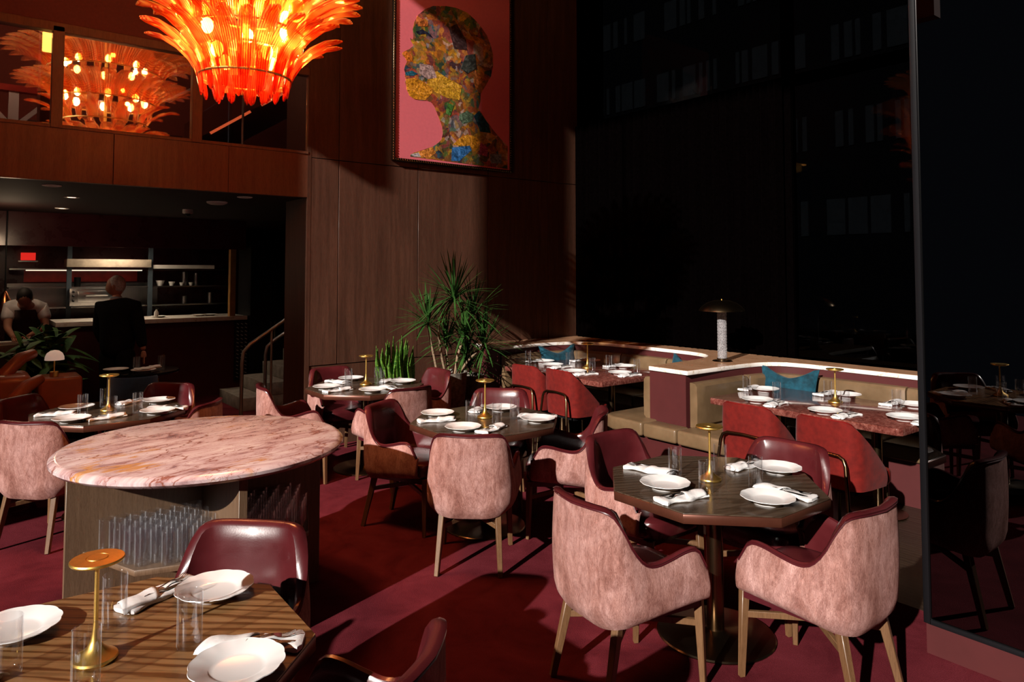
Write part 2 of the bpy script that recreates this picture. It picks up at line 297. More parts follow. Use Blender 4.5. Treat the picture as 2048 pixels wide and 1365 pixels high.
# ------------------------------------------------------------------ mesh builder
class MB:
    def __init__(s): s.v = []; s.f = []
    def add(s, vs, fs, mtx=None):
        o = len(s.v)
        s.v += [tuple(mtx @ Vector(p)) if mtx else tuple(p) for p in vs]
        s.f += [tuple(i + o for i in f) for f in fs]; return s
    def box(s, x0, x1, y0, y1, z0, z1, mtx=None):
        vs = [(x, y, z) for z in (z0, z1) for y in (y0, y1) for x in (x0, x1)]
        return s.add(vs, [(0, 2, 3, 1), (4, 5, 7, 6), (0, 1, 5, 4), (2, 6, 7, 3), (0, 4, 6, 2), (1, 3, 7, 5)], mtx)
    def prism(s, poly, z0, z1, mtx=None):
        n = len(poly)
        vs = [(x, y, z0) for x, y in poly] + [(x, y, z1) for x, y in poly]
        fs = [tuple(range(n - 1, -1, -1)), tuple(range(n, 2 * n))] + [(i, (i + 1) % n, n + (i + 1) % n, n + i) for i in range(n)]
        return s.add(vs, fs, mtx)
    def lathe(s, prof, n=24, mtx=None, close=False, wob=None):
        vs = []; fs = []; k = len(prof)
        for i in range(n):
            a = 2 * PI * i / n
            for r, z in prof:
                rr = r * (wob(a, r) if wob else 1); vs.append((rr * math.cos(a), rr * math.sin(a), z))
        for i in range(n):
            j = (i + 1) % n
            for q in range(k - 1): fs.append((i * k + q, j * k + q, j * k + q + 1, i * k + q + 1))
            if close: fs.append((i * k + k - 1, j * k + k - 1, j * k, i * k))
        return s.add(vs, fs, mtx)
    def cyl(s, x, y, z0, z1, r, r2=None, n=16):
        r2 = r if r2 is None else r2
        return s.lathe([(0, z0), (r, z0), (r2, z1), (0, z1)], n, Matrix.Translation((x, y, 0)))
    def tube(s, pts, r, n=8, caps=True):
        pts = [Vector(p) for p in pts]; rr = r if isinstance(r, (list, tuple)) else [r] * len(pts)
        vs = []; up = None
        for i, p in enumerate(pts):
            t = (pts[min(i + 1, len(pts) - 1)] - pts[max(i - 1, 0)]).normalized()
            if up is None: up = t.orthogonal().normalized()
            up = (up - t * up.dot(t)).normalized(); w = t.cross(up)
            for k in range(n):
                a = 2 * PI * k / n; vs.append(tuple(p + (up * math.cos(a) + w * math.sin(a)) * rr[i]))
        fs = [(i * n + k, i * n + (k + 1) % n, (i + 1) * n + (k + 1) % n, (i + 1) * n + k) for i in range(len(pts) - 1) for k in range(n)]
        if caps:
            fs.append(tuple(range(n - 1, -1, -1))); o = (len(pts) - 1) * n; fs.append(tuple(range(o, o + n)))
        return s.add(vs, fs)
    def grid(s, P, closed_u=False):
        nu = len(P); nv = len(P[0]); vs = [tuple(p) for row in P for p in row]
        fs = [(i * nv + j, ((i + 1) % nu) * nv + j, ((i + 1) % nu) * nv + j + 1, i * nv + j + 1) for i in range(nu if closed_u else nu - 1) for j in range(nv - 1)]
        return s.add(vs, fs)
    def ball(s, c, rx, ry=None, rz=None, n=12, mtx=None):
        ry = rx if ry is None else ry; rz = rx if rz is None else rz
        prof = [(math.sin(PI * i / n), -math.cos(PI * i / n)) for i in range(n + 1)]
        m = Matrix.Translation(c) @ Matrix.Diagonal((rx, ry, rz, 1))
        return s.lathe(prof, n + 4, (mtx @ m) if mtx else m)
    def bar(s, a, b, w, h, w2=None, h2=None):
        a = Vector(a); b = Vector(b); t = (b - a).normalized()
        u = t.cross(Vector((0, 0, 1)));  u = u.normalized() if u.length > .01 else Vector((1, 0, 0))
        v = u.cross(t); w2 = w2 or w; h2 = h2 or h
        vs = [tuple(a + u * x * w / 2 + v * y * h / 2) for x, y in ((-1, -1), (1, -1), (1, 1), (-1, 1))] + \
             [tuple(b + u * x * w2 / 2 + v * y * h2 / 2) for x, y in ((-1, -1), (1, -1), (1, 1), (-1, 1))]
        return s.add(vs, [(0, 3, 2, 1), (4, 5, 6, 7), (0, 1, 5, 4), (1, 2, 6, 5), (2, 3, 7, 6), (3, 0, 4, 7)])
    def build(s, name, mat, parent=None, bevel=0, seg=2, smooth=True, loc=None, sub=0):
        me = bpy.data.meshes.new(name); me.from_pydata(s.v, [], s.f); me.update()
        bm = bmesh.new(); bm.from_mesh(me)
        bmesh.ops.remove_doubles(bm, verts=bm.verts, dist=1e-5)
        bmesh.ops.recalc_face_normals(bm, faces=bm.faces)
        if bevel:
            ed = [e for e in bm.edges if len(e.link_faces) == 2 and e.calc_face_angle(0) > .6]
            bmesh.ops.bevel(bm, geom=ed, offset=bevel, segments=seg, affect='EDGES', profile=.5, clamp_overlap=True)
        bm.to_mesh(me); bm.free()
        me.materials.append(M[mat] if isinstance(mat, str) else mat)
        if smooth:
            me.polygons.foreach_set('use_smooth', [True] * len(me.polygons)); me.set_sharp_from_angle(angle=R(38))
        o = bpy.data.objects.new(name, me); C.objects.link(o)
        if parent: o.parent = parent
        if loc: o.location = loc
        if sub:
            md = o.modifiers.new('sub', 'SUBSURF'); md.levels = sub; md.render_levels = sub
        return o
def tag(o, label=None, cat=None, group=None, kind=None):
    if label: o['label'] = label
    if cat: o['category'] = cat
    if group: o['group'] = group
    if kind: o['kind'] = kind
    return o
def thing(name, label, cat, loc=(0, 0, 0), rz=0, group=None):
    o = bpy.data.objects.new(name, None); C.objects.link(o); o.location = loc; o.rotation_euler = (0, 0, rz)
    o.empty_display_size = .1
    return tag(o, label, cat, group)
def struct(name, mb, mat, parent=None, **k):
    o = mb.build(name, mat, parent, **k)
    if not parent: o['kind'] = 'structure'
    return o
def dup(root, loc, rz, label=None, group=None):
    r = root.copy(); C.objects.link(r); r.location = loc; r.rotation_euler = (root.rotation_euler[0], root.rotation_euler[1], rz)
    if label: r['label'] = label
    if group: r['group'] = group
    for ch in list(root.children):
        c = ch.copy(); C.objects.link(c); c.parent = r
        for g in list(ch.children):
            d = g.copy(); C.objects.link(d); d.parent = c
    return r
used = set()
def place(proto, loc, rz, label, group=None):
    """the first placement moves the prototype itself, later ones copy it"""
    if proto.name not in used:
        used.add(proto.name); proto.location = loc; proto.rotation_euler[2] = rz; tag(proto, label, None, group); return proto
    return dup(proto, loc, rz, label, group)
def lerp(a, b, t): return a + (b - a) * t
def interp(tab, x):
    for (a, va), (b, vb) in zip(tab, tab[1:]):
        if x <= b:
            t = (x - a) / (b - a); t = max(0, min(1, t)); t = t * t * (3 - 2 * t); return lerp(va, vb, t)
    return tab[-1][1]

def lin(tab, x):
    for (a, va), (b, vb) in zip(tab, tab[1:]):
        if x <= b: return lerp(va, vb, max(0, (x - a) / (b - a)))
    return tab[-1][1]
def spl(tab, x):
    """smooth curve through (x, value) pairs"""
    n = len(tab)
    for i in range(n - 1):
        a, va = tab[i]; b, vb = tab[i + 1]
        if x <= b or i == n - 2:
            t = max(0, min(1, (x - a) / (b - a))); d = b - a
            sl = lambda k: 0 if k == 0 else (tab[k][1] - tab[k - 1][1]) / (tab[k][0] - tab[k - 1][0]) if k == n - 1 else (tab[k + 1][1] - tab[k - 1][1]) / (tab[k + 1][0] - tab[k - 1][0])
            m0, m1 = sl(i) * d, sl(i + 1) * d
            return (2 * t ** 3 - 3 * t * t + 1) * va + (t ** 3 - 2 * t * t + t) * m0 + (-2 * t ** 3 + 3 * t * t) * vb + (t ** 3 - t * t) * m1
# ------------------------------------------------------------------ camera
cam = bpy.data.cameras.new('camera'); co = bpy.data.objects.new('camera', cam); C.objects.link(co)
cam.sensor_width = 36; cam.lens = 1424.97 / 2048 * 36; cam.shift_y = -202.28 / 2048
co.location = (0, 0, 1.806); co.rotation_euler = (R(90 + 2.5915), 0, R(52 - 90)); cam.clip_start = .02; cam.clip_end = 200
S.camera = co

# ------------------------------------------------------------------ setting
YW = 7.1; XW = 6.68; CE = 8.4
struct('floor', MB().box(-3.2, 4.12, -2.6, 14, -.1, 0), 'carpet')
struct('floor_hardwood', MB().box(4.12, 7.2, -2.6, YW, -.1, 0.001), 'floorwood')
struct('floor_stair_hall', MB().box(4.12, 7.2, YW, 14, -.1, 0), 'stone')
struct('ceiling', MB().box(-3.2, 7.2, -2.6, 14, CE, CE + .2), 'ceilm')
# wood wall: backing, panels with open seams, recessed lower band
w = MB().box(2.86, 6.9, YW + .03, YW + .25, 0, CE)
struct('wall_back', w, 'black')
w = MB(); xs = [2.86, 3.203, 4.177, 5.172, 6.152, 6.9]
for a, b in zip(xs, xs[1:]):
    for z0, z1 in ((.84, 2.995), (3.003, CE)):
        w.box(a + .004, b - .004, YW, YW + .03, z0, z1)
struct('wall_back_panelling', w, 'wall', bevel=.002, seg=1)
struct('baseboard_back', MB().box(2.86, 6.9, YW + .008, YW + .03, 0, .832), 'wall')
struct('wall_back_return', MB().box(2.855, 2.895, YW - .002, YW + .6, 0, CE), 'wall')
# mezzanine edge
w = MB()
for a, b in ((-3, .10), (.104, 1.076), (1.08, 2.06), (2.064, 2.86)): w.box(a, b, YW, YW + .06, 2.58, 3.03)
struct('wall_mezzanine_fascia', w, 'fascia', bevel=.002, seg=1)
struct('ceiling_under_mezzanine', MB().box(-3.2, 7.2, YW + .06, 14, 2.58, 2.98), 'ceilm')
w = MB().box(-3, 2.86, YW - .02, YW + .08, 3.855, 3.93).box(-3, 2.86, YW - .01, YW + .08, 3.03, 3.06)
for x0, x1 in ((-1.3, -1.22), (.60, .685), (1.72, 1.81)): w.box(x0, x1, YW - .02, YW + .08, 3.03, 3.9)
fr = struct('window_1', w, 'fascia', bevel=.003, seg=1)
struct('window_pane', MB().box(-3, 2.85, YW + .025, YW + .031, 3.06, 3.855), 'pane', fr)
struct('wall_mezzanine_upper', MB().box(-3, 2.86, YW, YW + .08, 3.93, CE), 'plaster')
struct('wall_mezzanine_far', MB().box(-3, 7.2, 11, 11.1, 2.98, CE), 'plaster')
struct('wall_left_kitchen', MB().box(-3.2, -3, 5.20, 14, 0, CE), 'plaster')  # unseen side wall, its end set to keep sun off the kitchen
struct('wall_left_sun_blocker', MB().box(-3.2, -3, 4.87, 5.19, 6.0, CE).box(-3.2, -3, 3.98, 4.43, 5.3, CE), 'plaster')  # unseen panels added to hold sun off parts of the back wall
struct('wall_kitchen_far', MB().box(-3, 7.2, 13.9, 14, 0, 2.98), 'black')
struct('wall_front', MB().box(-3.2, 7.2, -2.6, -2.4, 0, CE), 'plaster')
struct('wall_right_far', MB().box(7.1, 7.2, YW, 14, 0, CE), 'black')
# tinted mirror screen at the right
sc = thing('mirror_screen', 'tall black glass mirror screen on a burgundy plinth at right', 'mirror', (3.69, 0, 0))
MB().box(.0, .09, -1.6, 1.52, 0, .14).build('plinth', 'panel', sc)
MB().box(.005, .02, -1.6, 1.5, .16, 4.9).build('mirror_glass', 'mirror', sc)
MB().box(-.006, .05, 1.5, 1.53, .14, 4.92).box(-.006, .05, -1.6, 1.5, .14, .162).box(.02, .05, -1.6, 1.5, .162, 4.92).build('frame', 'black', sc, bevel=.002, seg=1)
sc.children[0]['label'] = 'burgundy painted plinth'
# right window wall: frames, glass, curtain
fr = MB()
for y in (7.12, 3.98, 1.35, -1.2): fr.box(XW, XW + .1, y - .05, y + .05, 0, CE)
for z in (3.72,): fr.box(XW, XW + .1, -2, 7.1, z, z + .1)
fr = struct('window_2', fr, 'curtain')
struct('window_pane', MB().box(XW + .04, XW + .05, -2, 7.1, 0, CE), 'window', fr)
P = []
for i in range(560):
    y = 7.05 - i * (7.05 - .3) / 559
    P.append([(XW - .09 + .028 * math.sin(i * .9) + .012 * math.sin(i * .37 + 1), y, z) for z in (.96, 1.6, 2.3, 3.0, 3.78 if y > 3.98 else 2.2)])
P1 = [p for p in P if p[0][1] > 3.98]
cu = MB().grid(P1).build('curtain', 'curtain'); tag(cu, 'black floor-length pleated curtain behind the banquette', 'curtain')
# building across the street, far beyond the dark window
bd = thing('office_building', 'grey office block seen faintly through the dark window', 'building', (26, 6, 0))
MB().box(0, 6, -26, 34, -6, 40).build('facade', plain('facade_stone', (.05, .05, .055), .9), bd)
pane_m = plain('facade_window', (.30, .32, .33), .6)
n = 0
for fl in range(9):
    z = 3.2 + fl * 3.3
    for k in range(11):
        y = -16 + k * 4.1
        mb = MB()
        yy = y
        while yy < y + 3.0:
            w_ = random.choice((.18, .3, .7)); mb.box(-.06, 0, yy, yy + w_, z, z + 1.35); yy += w_ + random.choice((.12, .2, .45))
        mb.build('window', pane_m, bd); n += 1

# ------------------------------------------------------------------ banquette
bq = thing('banquette', 'burgundy and tan leather built-in banquette under the window', 'banquette', (0, 0, 0))
inner = [(5.0, 6.62), (5.75, 6.63), (6.02, 6.56), (6.19, 6.41), (6.27, 6.18), (6.31, 5.7), (6.32, 5.0), (6.27, 4.72), (6.12, 4.55), (5.85, 4.46), (5.06, 4.42)]
inner2 = [(5.06, 3.97), (5.85, 3.97), (6.12, 3.93), (6.27, 3.80), (6.32, 3.55), (6.33, 2.6), (6.33, 0.2)]
body = [(5.03, YW - .01)] + [(x + .03 if i < 1 else x, y) for i, (x, y) in enumerate([(5.0, 6.66)] + inner[1:])] + [(5.06, 4.38)] + [(5.06, 4.01)] + inner2[1:] + [(6.6, .2), (6.6, YW - .01)]
MB().prism(body, .0, .905).build('back_panel', 'panel', bq)
led = [(4.98, YW - .005), (4.98, 6.60)] + inner[1:10] + [(5.04, 4.415), (5.04, 3.975)] + inner2[1:] + [(6.62, .2), (6.62, YW - .005)]
def smooth_poly(p, keep):
    out = []
    n = len(p)
    for i in range(n):
        if i in keep: out.append(p[i]); continue
        a, b, c = p[i - 1], p[i], p[(i + 1) % n]
        for t in (.25, .5, .75):
            q1 = (lerp((a[0] + b[0]) / 2, b[0], t * 1), lerp((a[1] + b[1]) / 2, b[1], t)); q2 = (lerp(b[0], (b[0] + c[0]) / 2, t), lerp(b[1], (b[1] + c[1]) / 2, t))
            out.append((lerp(q1[0], q2[0], t), lerp(q1[1], q2[1], t)))
    return out
nl = len(led); keep = {0, 1, 11, 12, nl - 3, nl - 2, nl - 1}
lo = MB().prism(smooth_poly(led, keep), .908, .945).build('marble_ledge', 'whitemarble', None, bevel=.004)
def inset(p, d):
    out = []; n = len(p); ar = sum(p[i][0] * p[(i + 1) % n][1] - p[(i + 1) % n][0] * p[i][1] for i in range(n)); sg = 1 if ar > 0 else -1
    for i in range(n):
        a, b = Vector(p[i - 1]), Vector(p[(i + 1) % n]); t = (b - a).normalized(); out.append((p[i][0] - t.y * sg * d, p[i][1] + t.x * sg * d))
    return out
MB().prism(inset(smooth_poly(led, keep), .008), .9445, .9462).build('top_surface', 'tintedmarble', lo)['label'] = 'honey-coloured veined top surface'  # same marble pattern on the top face, multiplied by a warm brown tone
tag(lo, 'long white marble ledge capping the banquette and its divider', 'ledge')
def offset_path(p, d):
    out = []
    for i in range(len(p)):
        a = Vector(p[max(i - 1, 0)]); b = Vector(p[min(i + 1, len(p) - 1)]); t = (b - a).normalized()
        out.append((p[i][0] + t.y * d, p[i][1] - t.x * d))
    return out
def resample(p, n):
    L = [0]
    for a, b in zip(p, p[1:]): L.append(L[-1] + (Vector(b) - Vector(a)).length)
    out = []
    for i in range(n):
        s = L[-1] * i / (n - 1); k = 0
        while k < len(L) - 2 and L[k + 1] < s: k += 1
        t = (s - L[k]) / (L[k + 1] - L[k]); out.append((lerp(p[k][0], p[k + 1][0], t), lerp(p[k][1], p[k + 1][1], t)))
    return out
def back_cushion(path, sgn, z0=.46, z1=.845, th=.085, n=14):
    """padded cushion along a plan path; closed rounded section"""
    p = resample(path, n); sec = [(0, z0), (th * .6, z0), (th, z0 + .03), (th * 1.05, (z0 + z1) / 2), (th, z1 - .03), (th * .75, z1 - .005), (th * .3, z1), (0, z1)]
    rows = []
    for i in range(n):
        a = Vector(p[max(i - 1, 0)]); b = Vector(p[min(i + 1, n - 1)]); t = (b - a).normalized(); e = 1 if 0 < i < n - 1 else .86
        rows.append([(p[i][0] + t.y * sgn * d * e, p[i][1] - t.x * sgn * d * e, z) for d, z in sec] + [(p[i][0], p[i][1], z0)])
    mb = MB().grid(rows); k = len(sec)
    mb.add([rows[0][j] for j in range(k)], [tuple(range(k))]); mb.add([rows[-1][j] for j in range(k)], [tuple(range(k))])
    return mb.build('back_cushion', 'tan', bq)
def seg(p, a, b): return p[a:b]
back_cushion([(5.02, 6.62), (5.74, 6.63)], 1)
back_cushion([(5.76, 6.63), (6.02, 6.56), (6.19, 6.41), (6.27, 6.18), (6.30, 5.9)], 1)
back_cushion([(6.30, 5.88), (6.32, 5.4), (6.315, 5.22)], 1)
back_cushion([(6.315, 5.2), (6.30, 4.82), (6.13, 4.55), (5.9, 4.47)], 1)
back_cushion([(5.88, 4.46), (5.065, 4.42)], 1)
back_cushion([(5.065, 3.97), (5.83, 3.97)], 1)
back_cushion([(5.86, 3.97), (6.12, 3.93), (6.27, 3.80), (6.31, 3.58)], 1)
for a, b in ((3.56, 2.7), (2.68, 1.85), (1.83, 1.0)): back_cushion([(6.32, a), (6.33, b)], 1)
seats = [[(5.02, 6.09), (5.80, 6.09), (5.80, 6.56), (5.02, 6.56)], [(5.82, 5.35), (6.26, 5.35), (6.24, 6.3), (6.1, 6.5), (5.82, 6.56)],
         [(5.82, 4.5), (6.1, 4.56), (6.26, 4.8), (6.26, 5.33), (5.82, 5.33)], [(4.85, 4.34), (5.80, 4.34), (5.80, 4.86), (5.0, 4.86), (4.9, 4.82), (4.85, 4.70)],
         [(4.85, 3.96), (5.04, 3.96), (5.04, 4.325), (4.85, 4.325)], [(4.85, 3.46), (5.80, 3.46), (5.80, 3.95), (4.85, 3.95)],
         [(5.82, 2.72), (6.27, 2.72), (6.27, 3.6), (6.1, 3.9), (5.82, 3.95)], [(5.82, 1.8), (6.27, 1.8), (6.27, 2.70), (5.82, 2.70)]]
for p in seats: MB().prism(p, .345, .468).build('seat_cushion', 'tan', bq, bevel=.022, seg=3)
MB().prism([(4.93, 3.52), (5.85, 3.52), (5.85, .5), (6.2, .5), (6.2, 6.5), (5.06, 6.5), (5.06, 6.15), (5.86, 6.15), (5.86, 4.8), (5.03, 4.8), (4.93, 4.66)], 0, .343).build('plinth', 'panel', bq)

# ------------------------------------------------------------------ tables
def octo(r, a0=22.5): return [(r * math.cos(R(a0 + 45 * k)), r * math.sin(R(a0 + 45 * k))) for k in range(8)]
TAB = {'T0': (.365, 2.25), 'T1': (3.045, 2.245), 'T2': (.95, 6.2), 'T4': (3.03, 4.19), 'T6': (3.04, 6.1)}
TN = {'T0': 'nearest octagon table', 'T1': 'right octagon table', 'T2': 'back-left octagon table',
      'T4': 'central octagon table', 'T6': 'far octagon table', 'T5': 'right marble table', 'T7': 'far marble table', 'T8': 'small round back table'}
def octagon_table(key, a0, top, label):
    x, y = TAB[key]; t = thing('octagon_table', label, 'table', (x, y, 0), R(a0), 'octagon dining tables')
    MB().prism(octo(.541), .7455, .75).build('tabletop', top, t, bevel=.0015, seg=1)
    MB().prism(octo(.5425), .704, .745).build('edge_band', 'edge', t, bevel=.002, seg=1)
    MB().cyl(0, 0, .02, .70, .042, n=24).lathe([(.042, .66), (.15, .698), (.15, .704), (0, .704)], 24).build('pedestal', 'tube', t)
    MB().lathe([(0, 0), (.285, 0), (.288, .006), (.282, .012), (.06, .018), (.043, .03), (0, .03)], 48).build('base_disc', 'bronze', t)
    return t
octagon_table('T0', -1.3, 'oak', 'nearest octagon table with brown grained wood top, lower left')
octagon_table('T1', 0, 'walnut', 'dark wood octagon table at the right before the mirror screen')
octagon_table('T2', -2, 'walnut', 'dark octagon table behind the round marble station')
octagon_table('T4', 0, 'walnut', 'dark wood octagon table in the centre of the room')
octagon_table('T6', 0, 'walnut', 'dark octagon table beside the snake plant and wood wall')
def marble_table(x0, x1, y0, y1, label):
    cx, cy = (x0 + x1) / 2, (y0 + y1) / 2; t = thing('marble_table', label, 'table', (cx, cy, 0), 0, 'red marble banquette tables')
    a, b = (x1 - x0) / 2, (y1 - y0) / 2; r = .03
    MB().prism([(-a + r, -b), (a - r, -b), (a, -b + r), (a, b - r), (a - r, b), (-a + r, b), (-a, b - r), (-a, -b + r)], .70, .75).build('tabletop', 'redmarble', t, bevel=.006)
    for yy in (-b * .5, b * .5):
        MB().cyl(0, yy, .02, .70, .038, n=20).build('column', 'tube', t)
        MB().lathe([(0, 0), (.2, 0), (.2, .012), (.04, .022), (0, .022)], 32, Matrix.Translation((0, yy, 0))).build('base_disc', 'tube', t)
    return t
marble_table(5.03, 6.0, 2.2, 3.76, 'red marble banquette table at right, next to the mirror screen')
marble_table(4.90, 6.0, 4.90, 6.43, 'red marble banquette table beyond the divider, next to the wood wall')

# round marble service station
st = thing('service_station', 'round pink marble topped wooden station holding rows of clear tumblers', 'station', (1.09, 4.07, 0))
MB().lathe([(0, .845), (.66, .845), (.70, .852), (.717, .868), (.717, .882), (.70, .896), (.68, .90), (0, .90)], 96).build('marble_top', 'marble', st)
st.children[0]['label'] = 'pink veined marble top'
MB().box(-.64, .64, -.02, .02, 0, .844).build('cross_panel', 'station', st, bevel=.002, seg=1)
MB().box(-.02, .02, -.64, -.021, 0, .844).build('cross_panel', 'station', st, bevel=.002, seg=1)
MB().box(-.02, .02, .021, .64, 0, .844).build('cross_panel', 'station', st, bevel=.002, seg=1)
for sx in (-1, 1):
    for sy in (-1, 1):
        p_ = [(sx * .022, sy * .022), (sx * .565, sy * .022), (sx * .41, sy * .42), (sx * .022, sy * .54)]
        MB().prism(p_, .425, .452).build('shelf', 'station', st, bevel=.002, seg=1)

# ------------------------------------------------------------------ tableware prototypes
def mk_plate():
    wob = lambda a, r: 1 + (.030 * abs(math.sin(a * 6)) if r > .1 else 0)
    return tag(MB().lathe([(0, .012), (.060, .012), (.072, .015), (.084, .022), (.114, .029), (.1185, .031), (.1195, .029), (.114, .0255), (.086, .018), (.074, .009), (.070, .0), (.064, .0), (.062, .005), (0, .006)], 96, wob=wob).build('plate', 'porcelain'), 'plate', 'plate')
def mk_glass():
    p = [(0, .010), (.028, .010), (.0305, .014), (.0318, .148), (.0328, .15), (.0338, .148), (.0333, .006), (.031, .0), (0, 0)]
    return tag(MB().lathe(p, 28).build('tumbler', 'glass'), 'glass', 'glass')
def mk_lamp():
    t = thing('table_lamp', 'lamp', 'lamp')
    MB().lathe([(0, 0), (.054, 0), (.057, .006), (.055, .012), (.038, .022), (.021, .036), (.012, .055), (.008, .08), (.0062, .10), (0, .10)], 32).build('base', 'brass', t)
    MB().cyl(0, 0, .09, .262, .006, n=12).build('stem', 'brass', t)
    MB().lathe([(0, .258), (.048, .258), (.058, .263), (.066, .265), (.068, .269), (.066, .273), (.0285, .2745), (.0275, .272), (.026, .272), (.025, .2755), (0, .276)], 48).build('lamp_head', 'brass', t)
    return t
def mk_napkin(flat=False):
    t = thing('napkin', 'napkin', 'napkin')
    rows = []; n = 28; L = .27
    for i in range(n):
        x = -L / 2 + L * i / (n - 1); w = .045 + .005 * math.sin(i * .5 + 1) + (.004 if i < 3 else 0); h = .017 + .003 * math.sin(i * .9)
        if flat: w *= .9; h *= .85
        cy = .004 * math.sin(i * .33)
        e = 1 if 0 < i < n - 1 else .7
        rows.append([(x, cy + w * e * math.copysign(abs(math.cos(a)) ** .6, math.cos(a)), max(.0005, .0075 + h * .62 * e * math.copysign(abs(math.sin(a)) ** .7, math.sin(a)) + .0015 * math.sin(a * 3 + i * .4))) for a in [2 * PI * q / 18 for q in range(19)]])
    MB().grid(rows).add([p for p in rows[0][:-1]], [tuple(range(18))]).add([p for p in rows[-1][:-1]], [tuple(range(18))]).build('folded_cloth', 'linen', t)
    rows = []
    for i in range(13):
        u = i / 12
        rows.append([(.125 * v - .008 + .035 * u, -.043 + .086 * u, .012 + .0165 * math.sin(PI * min(1, u * 1.0)) ** .5 + .002 * math.sin(v * 9 + u * 3)) for v in [q / 8 for q in range(9)]])
    o = MB().grid(rows).build('wrap_fold', 'linen', t)
    sd = o.modifiers.new('thick', 'SOLIDIFY'); sd.thickness = .0022
    return t
def mk_fork():
    mb = MB()
    def strip(pts):  # (x, halfwidth, z)
        rows = [[(x, -w, z), (x, w, z), (x, w, z + .0018), (x, -w, z + .0018), (x, -w, z)] for x, w, z in pts]; mb.grid(rows)
        mb.add(rows[0][:4], [(0, 1, 2, 3)]); mb.add(rows[-1][:4], [(0, 1, 2, 3)])
    strip([(.10, .008, .0), (.06, .0065, .002), (.01, .0035, .006), (-.03, .003, .008), (-.042, .006, .006), (-.052, .012, .003), (-.062, .0125, .001)])
    for q in (-.0108, -.0036, .0036, .0108):
        rows = [[(x, q - .0016, z), (x, q + .0016, z), (x, q + .0016, z + .0016), (x, q - .0016, z + .0016), (x, q - .0016, z)] for x, z in ((-.060, .001), (-.08, .001), (-.10, .007))]
        mb.grid(rows)
    return tag(mb.build('fork', 'silver'), 'fork', 'fork')
def mk_knife():
    mb = MB()
    rows = [[(x, -w, 0), (x, w2, 0), (x, w2, h), (x, -w, h), (x, -w, 0)] for x, w, w2, h in ((.11, .007, .007, .005), (.04, .006, .006, .006), (.02, .004, .004, .004), (.01, .004, .010, .002), (-.07, .004, .011, .0016), (-.10, .004, .002, .001))]
    mb.grid(rows).add(rows[0][:4], [(0, 1, 2, 3)]).add(rows[-1][:4], [(0, 1, 2, 3)])
    return tag(mb.build('knife', 'silver'), 'knife', 'knife')
plate, tumbler, lamp, napkin, fork, knife = mk_plate(), mk_glass(), mk_lamp(), mk_napkin(), mk_fork(), mk_knife()
SD = {180: 'near-left', 270: 'near-right', 0: 'far-right', 90: 'far-left', 225: 'near', 135: 'left', 45: 'far', 315: 'right'}
Z0 = .7505
def setting(tk, th, plate_p=True, pp=None, npos=None, nang=None, seat=None, gpos=None):
    """one place setting at world angle th about table tk; positions relative to the table centre"""
    cx, cy = TAB[tk]; u = Vector((math.cos(R(th)), math.sin(R(th)))); r = Vector((-u.y, u.x))
    nm = TN[tk]; seat = seat or SD[th % 360]
    pp = pp or tuple(u * .37 - r * .09); npos = npos or tuple(u * .355 + r * .10)
    nang = th + 8 if nang is None else nang
    if plate_p: place(plate, (cx + pp[0], cy + pp[1], Z0), R(th), f'white scalloped plate at the {seat} seat of the {nm}', 'white plates')
    place(napkin, (cx + npos[0], cy + npos[1], Z0), R(nang), f'white folded napkin at the {seat} seat of the {nm}', 'white napkins')
    d = Vector((math.cos(R(nang)), math.sin(R(nang))))
    px, py = cx + npos[0] - d.x * .012, cy + npos[1] - d.y * .012
    place(fork, (px, py, Z0 + .0205), R(nang + 8), f'silver fork on the napkin at the {seat} seat of the {nm}', 'forks on napkins')
    place(knife, (px - d.y * .017, py + d.x * .017, Z0 + .0205), R(nang - 5), f'silver knife on the napkin at the {seat} seat of the {nm}', 'knives on napkins')
    if gpos is not None: place(tumbler, (cx + gpos[0], cy + gpos[1], Z0), 0, f'clear tall tumbler at the {seat} seat of the {nm}', 'tumblers on the tables')
setting('T1', 180, pp=(-.272, .085), npos=(-.35, -.08), nang=-11, gpos=(-.18, -.087))
setting('T1', 270, pp=(-.078, -.353), npos=(.10, -.34), nang=-84 + 180, gpos=(.08, -.187))
setting('T1', 0, pp=(.415, -.10), npos=(.37, .06), nang=-6 + 180, gpos=(.156, .074))
setting('T1', 90, False, npos=(-.11, .33), nang=-74, gpos=(-.096, .167))
setting('T4', 225, pp=(-.324, -.195), npos=(-.17, -.31), nang=21, gpos=(-.042, -.196))
setting('T4', 135, pp=(-.206, .313), npos=(-.31, .16), nang=-21, gpos=(-.13, 0))
setting('T4', 45, pp=(.29, .196), npos=(.17, .30), nang=30 + 180, gpos=(.087, .214))
setting('T4', 315, pp=(.249, -.292), npos=(.34, -.19), nang=-46 + 180, gpos=(.179, -.112))
setting('T0', 45, pp=(.335, .229), npos=(.19, .33), nang=25 + 180, gpos=(.04, .2))
setting('T0', 315, pp=(.251, -.285), npos=(.33, -.18), nang=-30 + 180, gpos=(.186, -.065))
setting('T0', 135, pp=(-.201, .317), npos=(-.36, .13), nang=-45, gpos=(-.228, .077))
setting('T0', 225, pp=(-.32, -.2), npos=(-.17, -.33), nang=50, gpos=(-.074, -.114))
setting('T2', 225, pp=(-.271, -.271), npos=(-.06, -.30), nang=10, gpos=(-.02, -.27))
setting('T2', 135, pp=(-.185, .207), npos=(-.33, .06), nang=-20, gpos=(-.175, -.038))
setting('T2', 45, pp=(.381, .144), npos=(.21, .28), nang=215, gpos=(.0, .17))
setting('T2', 315, pp=(.274, -.327), npos=(.38, -.19), nang=150, gpos=(.162, -.205))
setting('T6', 180, pp=(-.361, .054), npos=(-.33, -.12), nang=5, gpos=(-.2, -.06))
setting('T6', 90, pp=(.039, .397), npos=(-.13, .34), nang=-75, gpos=(-.10, .16))
